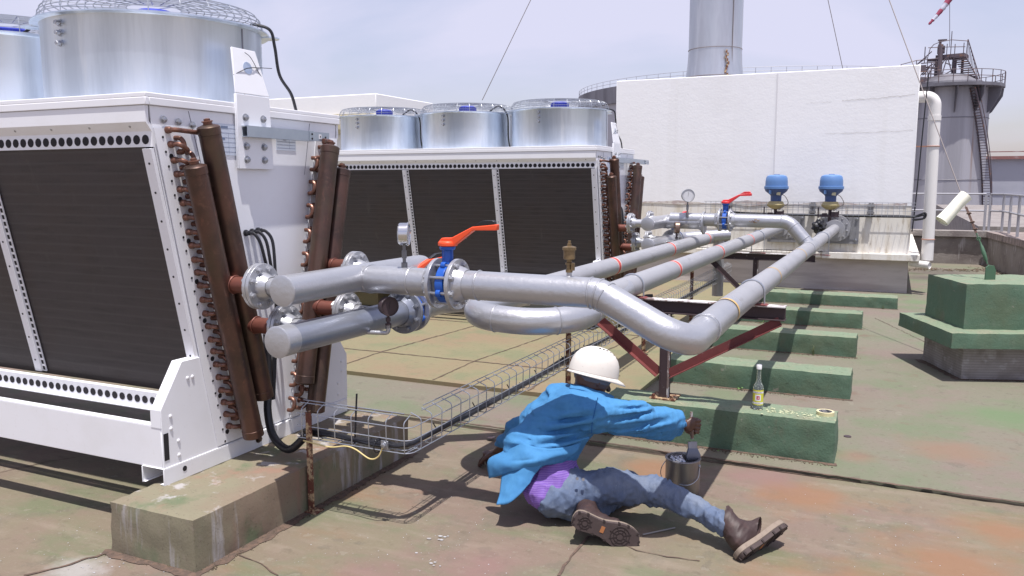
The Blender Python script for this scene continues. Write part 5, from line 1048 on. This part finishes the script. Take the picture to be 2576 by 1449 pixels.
# --- jacket
k_ = SDF(.006, [upc, wai, shR, shL, wrR, wrL, A(1300, 1150, 4.2)], .2)
k_.chain([A(1446, 1030, 4.19), A(1405, 1080, 4.17), A(1366, 1130, 4.16), A(1352, 1158, 4.16)], [.135, .155, .158, .150], .05)
k_.chain([A(1440, 1000, 4.20), A(1400, 1010, 4.28), A(1352, 1060, 4.30)], [.062, .080, .10], .05)
k_.chain([A(1446, 1028, 4.10), shR, elR, A(1665, 1060, 4.27), A(1694, 1064, 4.33)], [.11, .092, .080, .074, .078], .04); k_.cap(A(1560, 1068, 4.12), A(1665, 1085, 4.28), .055, .050, .05); k_.cap(A(1676, 1090, 4.29), A(1684, 1102, 4.30), .03, .018, .03)
k_.chain([A(1410, 1020, 4.28), shL, elL, A(1262, 1128, 4.74)], [.09, .085, .07, .06], .04)
k_.cap(A(1300, 1110, 4.12), A(1285, 1140, 4.12), .07, .045, .06); k_.cap(A(1385, 1135, 4.03), A(1330, 1160, 4.0), .05, .04, .05)
for p, q, r_ in ((A(1490, 1075, 4.0), A(1375, 1075, 4.02), .010), (A(1480, 1100, 4.0), A(1360, 1105, 4.02), .012), (A(1490, 1050, 3.98), A(1420, 1045, 4.0), .008), (A(1600, 1035, 4.07), A(1500, 1060, 3.97), .009), (A(1660, 1048, 4.2), A(1560, 1078, 4.05), .010), (A(1400, 1120, 4.01), A(1330, 1125, 4.02), .011), (A(1430, 1130, 4.02), A(1370, 1138, 4.0), .012)):
    k_.cap(p, q, r_, r_*.5, .035)
def folds(lines):      # long soft folds along drawn lines
    def fn(x, y, z):
        P = np.stack([x, y, z], -1); v = np.zeros(len(x))
        for a, b_, w_, h_ in lines:
            a = np.array(tuple(a)); b_ = np.array(tuple(b_)); ab = b_-a; t = np.clip(((P-a)@ab)/(ab@ab), 0, 1); q = P-a-t[:, None]*ab; d = np.sqrt((q**2).sum(1)); side = q@np.array(tuple(_up))
            e = np.sin(np.pi*np.clip(t, .02, .98))**.5; v += 1.7*h_*e*(np.exp(-(d/w_)**2) - .9*np.exp(-((d-w_*1.6)/(w_*.9))**2)*(side < 0))
        return v
    return fn
k_.disp(folds([(A(1500, 1030, 3.96), A(1395, 1050, 4.03), .016, .013), (A(1494, 1058, 3.95), A(1370, 1078, 4.03), .018, .016), (A(1488, 1084, 3.97), A(1345, 1106, 4.01), .018, .017), (A(1478, 1106, 4.0), A(1340, 1132, 4.0), .015, .014), (A(1450, 1122, 4.0), A(1325, 1150, 4.0), .012, .012),
    (A(1640, 1030, 4.16), A(1520, 1046, 4.0), .015, .013), (A(1668, 1048, 4.2), A(1535, 1074, 4.02), .016, .015), (A(1660, 1072, 4.22), A(1545, 1090, 4.05), .014, .012), (A(1620, 1020, 4.12), A(1540, 1022, 4.02), .010, .008), (A(1470, 1000, 4.08), A(1400, 1012, 4.12), .014, .010), (A(1440, 1010, 4.1), A(1350, 1040, 4.14), .014, .010), (A(1675, 1035, 4.27), A(1682, 1090, 4.27), .010, .009), (A(1655, 1036, 4.22), A(1664, 1092, 4.22), .009, .007)]))
k_.disp(wrinkle(21, 22, (.45, .8, 2.0), .014, 2)); k_.disp(wrinkle(5, 48, (.5, .8, 2), .007, 2))
# hollow cuffs and hem, open collar
k_.cap(A(1694, 1064, 4.33), A(1760, 1072, 4.43), .062, .066, .01, 'c'); k_.cut(A(1703, 1066, 4.345), (wrR-elR)) if 0 else None
k_.cap(A(1258, 1133, 4.76), A(1225, 1160, 4.85), .046, .05, .01, 'c'); k_.cap(A(1362, 1160, 4.13), A(1395, 1230, 4.11), .128, .14, .01, 'c'); k_.ell(A(1474, 978, 4.19), [face, lat, crown], (.075, .07, .09), .01, 'c')
k_.cut(A(1352, 1178, 4.13), (A(1384, 1200, 4.12)-A(1384, 1140, 4.12)))
jk = k_.build('jacket', jackm, person, 1)
def cloth(name, rows, m_, parent, th=.004, nu=26, nv=18, wob=.006, seed=1):
    U = [smoothpath(r, 8) for r in rows]; n = min(len(u) for u in U); G = []
    cols = [smoothpath([U[r][i] for r in range(len(U))], 6) for i in range(n)]; nv = len(cols[0]); rnd = random.Random(seed); vs = []
    for i in range(n):
        for k in range(nv): p = cols[i][k]; vs.append(p+_fw*(noise.noise(p*14+Vector((seed, 0, 0)))*wob*2+noise.noise(p*38)*wob*.6))
    mb = MB().add(vs, [(i*nv+k, (i+1)*nv+k, (i+1)*nv+k+1, i*nv+k+1) for i in range(n-1) for k in range(nv-1)]); o = mb.build(name, m_, parent, 0, 80)
    sm = o.modifiers.new('solid', 'SOLIDIFY'); sm.thickness = th; return o
cloth('jacket_tail', [[A(1296, 1098, 4.08), A(1330, 1120, 4.0), A(1370, 1128, 3.98), A(1420, 1125, 3.99), A(1462, 1112, 4.02)], [A(1268, 1135, 4.10), A(1310, 1148, 3.98), A(1350, 1152, 3.955), A(1400, 1146, 3.965), A(1452, 1134, 4.0)], [A(1229, 1158, 4.13), A(1262, 1166, 4.04), A(1310, 1166, 3.96), A(1368, 1160, 3.955), A(1432, 1150, 4.0)], [A(1231, 1203, 4.12), A(1264, 1194, 4.04), A(1300, 1182, 3.98), A(1356, 1172, 3.965), A(1425, 1156, 4.01)]], jackm, jk, seed=2)
cloth('jacket_tail', [[A(1268, 1172, 4.06), A(1300, 1166, 4.0), A(1335, 1162, 3.965), A(1372, 1160, 3.96)], [A(1262, 1205, 4.04), A(1290, 1195, 3.99), A(1320, 1186, 3.96), A(1358, 1178, 3.965)], [A(1258, 1240, 4.0), A(1280, 1228, 3.97), A(1308, 1212, 3.95), A(1342, 1198, 3.96)], [A(1249, 1271, 3.95), A(1276, 1268, 3.93), A(1304, 1248, 3.93), A(1334, 1214, 3.95)]], jackm, jk, seed=6)
cloth('collar', [[A(1432, 976, 4.10), A(1462, 980, 4.06), A(1490, 990, 4.06), A(1520, 996, 4.09), A(1545, 1004, 4.14)], [A(1436, 966, 4.12), A(1468, 970, 4.09), A(1496, 980, 4.09), A(1522, 986, 4.11), A(1544, 996, 4.16)]], jackm, jk, .006, seed=3)
m = MB(); m.tube(smoothpath([A(1504, 1000, 3.965), A(1497, 1030, 3.948), A(1490, 1062, 3.955), A(1488, 1090, 3.985)], 6), .0018, 5); m.build('shoulder_seam', mat('seam_blue', (.008, .085, .28), .9), jk)
# --- hard hat
hat = mat('scuffed_hat_white', (.66, .63, .59), .38, 0, [(14, (.66, .60, .54), .5, .68, .6), (50, (.42, .36, .30), .64, .74, .6, (1, 1, 3))], [(30, .06, .003)])
tl = math.radians(13.5); hx = (_rt*math.cos(tl)-_up*math.sin(tl)); hx = (hx+_fw*.25).normalized(); hz = (_up*math.cos(tl)+_rt*math.sin(tl)+_fw*.05); hz = (hz-hx*hz.dot(hx)).normalized(); hy = hz.cross(hx)
hc = A(1492, 944, 4.165); vs = []; nn = 56; prof = [(0, 1.0), (.012, 1.0), (.04, .985), (.07, .94), (.095, .85), (.115, .72), (.130, .54), (.140, .32), (.143, .12), (.1435, 0)]
for h_, r_ in prof:
    for i in range(nn):
        a_ = 2*PI*i/nn; rx = .128*r_*(1+.03*math.cos(2*a_)); ry = .104*r_; rg = .004*max(0, 1-abs(math.sin(a_))*6)*(1 if h_ > .05 else 0)
        vs.append(hc+hx*math.cos(a_)*rx+hy*math.sin(a_)*ry+hz*(h_+rg))
m = MB().add(vs, [(j2*nn+i, j2*nn+(i+1) % nn, (j2+1)*nn+(i+1) % nn, (j2+1)*nn+i) for j2 in range(len(prof)-1) for i in range(nn)])
o = m.build('hard_hat', hat, person, 0, 60); s2 = o.modifiers.new('solid', 'SOLIDIFY'); s2.thickness = .004
vs = []; 
for ring_, ex, dz in ((0, 0, .006), (1, .007, .0), (2, .010, -.004)):
    for i in range(nn):
        a_ = 2*PI*i/nn; pk = max(0, math.cos(a_))**1.6; e_ = ex*(1+pk*4.2); vs.append(hc+hx*math.cos(a_)*(.129+e_)+hy*math.sin(a_)*(.105+ex*(1+pk*.5))+hz*(dz-pk*ring_*.008-.010*(1-abs(math.cos(a_)))*ring_*.3))
m = MB().add(vs, [(j2*nn+i, (j2+1)*nn+i, (j2+1)*nn+(i+1) % nn, j2*nn+(i+1) % nn) for j2 in range(2) for i in range(nn)])
br = m.build('brim', hat, o, 0, 60); s2 = br.modifiers.new('solid', 'SOLIDIFY'); s2.thickness = .004
m = MB(); m.lathe([(-.02, .090), (.0, .098)], hc-hz*.012, hz, 28, False); m.build('headband', mat('band_grey', (.10, .10, .12), .7), o)
m = MB()
for i in range(6): t_ = .35+i*.13; m.box(hc+hx*(.062-.02*i+.03)+hz*(.143-.05*((.092-.02*i)/.12)**2-.003)-hy*(.028+.002*i), (.010, .004, .005), Matrix((hx, hy, hz)).transposed())
m.build('vents', blackm, o)
# --- boots
def boot(ank, toe, upv, name_label=None, lace=True):
    x_ = Vector(toe).normalized(); z_ = Vector(upv); z_ = (z_-x_*z_.dot(x_)).normalized(); y_ = z_.cross(x_); P = lambda x, y, z: ank+(x_*x+y_*y+z_*z)*1.09
    q = SDF(.004, [P(-.09, -.06, -.11), P(.22, .06, .12), P(-.09, .06, -.11), P(.22, -.06, .12)], .03)
    q.chain([P(0, 0, .075), P(-.005, 0, -.01), P(-.02, 0, -.05)], [.056, .050, .044], .03); q.cap(P(-.03, 0, -.055), P(.05, 0, -.055), .038, .042, .03); q.cap(P(.04, .0, -.03), P(.11, 0, -.055), .040, .040, .03); q.cap(P(.11, .006, -.058), P(.165, .006, -.060), .042, .040, .03); q.cap(P(.10, -.02, -.065), P(.15, .018, -.066), .034, .034, .02)
    q.disp(wrinkle(4, 60, (1.6, .4, .6), .005)); q.cut(P(0, 0, -.088), -z_); q.cut(P(0, 0, .082), z_)
    bo = q.build('boot', bootm, person, 1)
    ol = [(-.085, 0), (-.078, .026), (-.055, .038), (-.02, .037), (.03, .033), (.07, .040), (.11, .052), (.15, .053), (.185, .042), (.207, .018), (.211, -.005), (.200, -.028), (.175, -.046), (.13, -.052), (.09, -.045), (.04, -.034), (-.02, -.037), (-.055, -.038), (-.078, -.026)]
    ol = [(v.x, v.y) for v in smoothpath([(a, c, 0) for a, c in ol+[ol[0]]], 3)][:-1]; n = len(ol)
    def slab(nm, mt, z0, z1, k0=1, k1=1): 
        vs = [P((a-.06)*k0+.06, c*k0, z0) for a, c in ol]+[P((a-.06)*k1+.06, c*k1, z1) for a, c in ol]; return MB().add(vs, [tuple(range(n-1, -1, -1)), tuple(range(n, 2*n))]+[(i, (i+1) % n, n+(i+1) % n, n+i) for i in range(n)])
    slab('midsole', midm, -.100, -.078, 1.03, 1.0).build('midsole', midm, bo, .003, 50); h = slab('outsole', solem, -.118, -.1005, .99, 1.02); h.k = 1
    for cx_, R_ in ((-.035, .026), (-.035, .014), (.125, .044), (.125, .030), (.125, .016)): h.ring(P(cx_, 0, -.1185), z_, R_, .0022, 28, 5)
    for k in range(8): a_ = k*PI/4; 
    for cx_, R_ in ((-.035, .034), (.125, .050)):
        for k in range(8): a_ = k*PI/4+.2; h.bar(P(cx_+math.cos(a_)*.016, math.sin(a_)*.014, -.1185), P(cx_+math.cos(a_)*R_, math.sin(a_)*R_*.85, -.1185), .003, .003, z_)
    for k in range(15):
        i = int(k*n/15); a, c = ol[i]; h.box(P(a*.99, c*.99, -.112), (.010, .010, .016), Matrix((x_, y_, z_)).transposed())
    h.k = 2; h.box(P(.045, 0, -.1188), (.018, .030, .002), Matrix((x_, y_, z_)).transposed()); so_ = h.build('outsole', [solem, mat('tread_dark', (.028, .018, .017), .85), mat('label_orange', (.36, .14, .05), .6)], bo, 0, 50)
    h = MB()
    for k in range(4): h.tube(smoothpath([P(.035+k*.018, -.024, .0-k*.012), P(.045+k*.018, 0, .014-k*.012), P(.035+k*.018, .024, .0-k*.012)], 5), .0022, 6)
    h.tube(smoothpath([P(.05, 0, .02), P(.06, .01, .05), P(.05, .02, .075)], 5), .002, 6); h.build('laces', mat('lace_brown', (.20, .09, .05), .8), bo)
    return bo
la = (anR-knR).normalized()
boot(A(1846, 1330, 3.715), (A(1956, 1308, 3.80)-A(1866, 1368, 3.66)), -la+Vector((0, 0, .18))-_fw*.42)
boot(A(1482, 1298, 3.88), (_rt*.93-_up*.37+_fw*.05), _fw*.97+_up*.06)
# ---------------------------------------------------------------- small things
cp = Vector((-.945, 4.215, 0)); cr, ch = .0905, .205
t = thing('paint_can', cp, 'grey metal paint can splashed with silver paint in front of the first green block', 'paint can')
canm = mat('can_metal', (.30, .29, .30), .4, .75, [(12, (.20, .18, .18), .45, .65, .7, (1, 1, .2)), (20, (.5, .5, .53), .62, .7, .8, (1, 1, .4))]); wetp = mat('wet_silver_paint', (.42, .43, .47), .12, .8)
m = MB(); m.lathe([(0, cr-.002), (.003, cr), (ch-.01, cr), (ch-.004, cr+.004), (ch, cr+.003), (ch, cr-.010), (ch-.012, cr-.012), (ch-.014, cr-.003), (.01, cr-.003)], cp, (0, 0, 1), 48, False); m.build('body', canm, t)
m = MB(); m.lathe([(.16, .0), (.16, cr-.003)], cp, (0, 0, 1), 32, False); pt = m.build('paint', wetp, t)
m = MB(); rnd = random.Random(2)
for k in range(7):
    yy_ = -.055+k*.016; hw = math.sqrt(max(0, .076**2-yy_**2)); pts = [cp+_rt*(-.02+(q/8-1)*hw*.9+.02)+Vector((-_rt.y, _rt.x, 0))*(yy_+.004*math.sin(q*1.7+k))+Vector((0, 0, ch-.006)) for q in range(9)]; m.tube(pts, .0048, 6)
m.build('paint_drips', wetp, pt)
m = MB(); m.tube(smoothpath([cp+_rt*(-cr-.002)+Vector((0, 0, .185)), cp+_rt*(-cr-.022)+Vector((0, 0, .15)), cp+_rt*(-cr-.025)+Vector((0, 0, .11)), cp+_rt*(-cr-.005)-_fw*.03+Vector((0, 0, .085)), cp-_fw*(cr+.012)+Vector((0, 0, .075)), cp+_rt*(cr*.7)-_fw*.07+Vector((0, 0, .10)), cp+_rt*(cr*.86)-_fw*.05+Vector((0, 0, .155))], 6), .0022, 6); m.hexb(cp+_rt*(cr*.86)-_fw*.045+Vector((0, 0, .165)), (_rt-_fw*.5), .008, .006); m.build('handle', wirem, t)
bt_ = Vector((0, 0, 1)); bx_ = A(1744, 1158, 4.37); hb_ = A(1741, 1104, 4.385); htp = A(1739, 1036, 4.385)
t = thing('paint_brush', tuple(bx_), 'flat paint brush loaded with silver paint, held over the can', 'paint brush')
MB().tube([hb_, hb_.lerp(htp, .3), hb_.lerp(htp, .6), htp], [.009, .012, .011, .007], 12).build('handle', mat('brush_handle', (.16, .10, .07), .5, 0, [(30, (.35, .34, .36), .5, .6, .9)]), t)
dd = (bx_-hb_).normalized(); R3 = Matrix((_rt, dd.cross(_rt), dd)).transposed(); m = MB(); m.box(hb_.lerp(bx_, .3), (.05, .016, .04), R3); m.build('ferrule', canm, t, .003)
m = MB(); m.add([hb_.lerp(bx_, .4)+_rt*a+_fw*c for a, c in ((-.024, -.008), (.024, -.008), (.024, .008), (-.024, .008))]+[hb_.lerp(bx_, .75)+_rt*a+_fw*c for a, c in ((-.037, -.011), (.040, -.011), (.040, .011), (-.037, .011))]+[bx_+_rt*a+_fw*c for a, c in ((-.036, -.005), (.036, -.005), (.036, .005), (-.036, .005))], [(3, 2, 1, 0), (8, 9, 10, 11)]+[(o_+i, o_+(i+1) % 4, o_+4+(i+1) % 4, o_+4+i) for o_ in (0, 4) for i in range(4)]); m.build('bristles', mat('bristles_silver', (.16, .17, .21), .35, .6), t, .004)
# bottle
bp_ = Vector((-.695, 5.125, .268)); t = thing('bottle', bp_, 'clear glass bottle with white cap and yellow label, standing on the first green block', 'bottle')
gl = mat('clear_glass', (.80, .84, .84), .03, 0, trans=.93); gl.node_tree.nodes['Principled BSDF'].inputs['IOR'].default_value = 1.3
m = MB(); m.lathe([(0, .0), (.0, .027), (.004, .0315), (.135, .0315), (.152, .027), (.172, .016), (.20, .0135), (.248, .0125), (.250, .0145), (.262, .0145), (.262, .0105), (.20, .0110), (.172, .0135), (.150, .0245), (.134, .029), (.008, .029), (.006, 0)], bp_, (0, 0, 1), 36, False); m.build('glass', gl, t)
m = MB(); m.lathe([(.252, .0165), (.276, .0170), (.280, .0145), (.2805, 0)], bp_, (0, 0, 1), 24, False); m.build('cap', mat('cap_white', (.78, .78, .78), .4), t)
def lab(z0, z1, r, mt, parent, a0=-1.35, a1=1.35, nm='label'):
    base = math.atan2(-bp_.y, -bp_.x); n = 16; vs = [bp_+Vector((math.cos(base+a0+(a1-a0)*i/n)*r, math.sin(base+a0+(a1-a0)*i/n)*r, z)) for z in (z0, z1) for i in range(n+1)]
    return MB().add(vs, [(i, i+1, n+2+i, n+1+i) for i in range(n)]).build(nm, mt, parent)
yl = lab(.030, .125, .0319, mat('label_yellow', (.62, .60, .06), .5), t, -2.2, 2.2)
lab(.104, .115, .0321, mat('label_white', (.75, .74, .76), .5), yl, nm='label_stripe'); lab(.037, .049, .0321, MT['label_white'], yl, nm='label_stripe')
lab(.058, .096, .0321, MT['label_white'], yl, -.55, .55, 'label_disc'); lab(.066, .088, .0323, mat('label_red', (.50, .03, .06), .5), yl, -.28, .30, 'label_mark'); lab(.072, .080, .0324, MT['label_white'], yl, -.05, .12, 'label_mark')
for k in range(9): lab(.1065, .1125-(k % 3)*.001, .0323, mat('label_print', (.10, .06, .16), .5), yl, -.7+k*.16, -.60+k*.16, 'label_print')
for k in range(7): lab(.041, .0445, .0323, MT['label_print'], yl, -.5+k*.15, -.42+k*.15, 'label_print')
# tape roll
tp = Vector((-.305, 5.155, .268)); m = MB(); m.lathe([(0, .051), (.024, .051), (.024, .039), (0, .039)], tp, (0, 0, 1), 40, False); t = thing('masking_tape', tp, 'roll of pale yellow masking tape at the right end of the first green block', 'tape roll'); m.build('tape', mat('tape_cream', (.62, .56, .33), .6), t)
m = MB(); m.lathe([(.0005, .0388), (.0235, .0388), (.0235, .0365), (.0005, .0365)], tp, (0, 0, 1), 40, False); m.build('core', mat('tape_core', (.36, .33, .35), .7, 0, [(60, (.06, .06, .10), .5, .56, .8)]), t)
tag(MB().tube([(gz(1617, 1348)[0], gz(1617, 1348)[1], .006), (gz(1698, 1331)[0], gz(1698, 1331)[1], .007)], .0038, 8).build('welding_rod', mat('rod_grey', (.30, .29, .28), .6, .2)), 'thin grey rod lying on the roof between the two boots', 'rod')
for i, (px_, py_, r_) in enumerate(((2132, 1098.5, .024), (1236, 1100.5, .030))):
    q = gz(px_, py_, .018); tag(MB().lathe([(0, r_), (.003, r_*.96)], (q[0], q[1], .0195), (0, 0, 1), 20).build('roof_disc', darkst), ('small dark metal disc on the roof right of the first green block', 'small dark metal disc on the roof left of the worker')[i], 'disc')
def weed(x, y, z, n, h, label, seed, broad=False):
    rnd = random.Random(seed); t = thing('weed', (x, y, z), label, 'weed'); m = MB()
    for k in range(n):
        a = rnd.uniform(0, 6.28); e = Vector((math.cos(a), math.sin(a), 0)); hh = h*rnd.uniform(.5, 1); w_ = .002 if not broad else .012
        if broad: c = Vector((x, y, z+.01))+e*h*rnd.uniform(.3, .9)+Vector((0, 0, h*.4*rnd.random())); u, v, _ = frame((rnd.uniform(-.4, .4), rnd.uniform(-.4, .4), 1)); m.add([c+(u*math.cos(i*.785)+v*math.sin(i*.785)*.75)*w_*rnd.uniform(.8, 1.1) for i in range(8)], [tuple(range(8))]); m.tube([(x, y, z), c], .001, 4)
        else:
            p = [Vector((x+rnd.gauss(0, .008), y+rnd.gauss(0, .008), z))+e*hh*.45*q*q+Vector((0, 0, hh*q)) for q in (0, .35, .7, 1)]; s_ = Vector((-e.y, e.x, 0)); m.add([p[i]+s_*w_*(1-i/3.2)*g_ for i in range(4) for g_ in (-1, 1)], [(2*i, 2*i+1, 2*i+3, 2*i+2) for i in range(3)])
    m.build('leaves', mat('weed_green' if not broad else 'leaf_green', (.09, .11, .04) if not broad else (.12, .22, .06), .6), t)
weed(-.62, 8.22, .02, 22, .12, 'wiry grass tuft at the foot of the third green block', 1); weed(-1.03, 6.56, .02, 5, .035, 'tiny round-leaved seedling at the foot of the second green block', 2, True)
weed(-.05, 11.70, .02, 14, .06, 'small grass tuft at the foot of the farthest green block', 3); weed(-.90, 4.95, .0, 4, .025, 'tiny green seedling beside the paint can, under the first green block', 4, True); weed(-1.33, 9.9, .02, 7, .07, 'round-leaved weed under the pipe support beam', 5, True)
q = gz(1190, 868, .08)
# ---------------------------------------------------------------- give loose single meshes their origin at their base
for o in list(S.objects):
    if o.parent is None and o.type == 'MESH' and o.get('kind') != 'structure':
        V = np.empty(len(o.data.vertices)*3); o.data.vertices.foreach_get('co', V); V = V.reshape(-1, 3); c = Vector(((V[:, 0].min()+V[:, 0].max())/2, (V[:, 1].min()+V[:, 1].max())/2, V[:, 2].min()))
        o.data.transform(Matrix.Translation(-c)); o.location = c
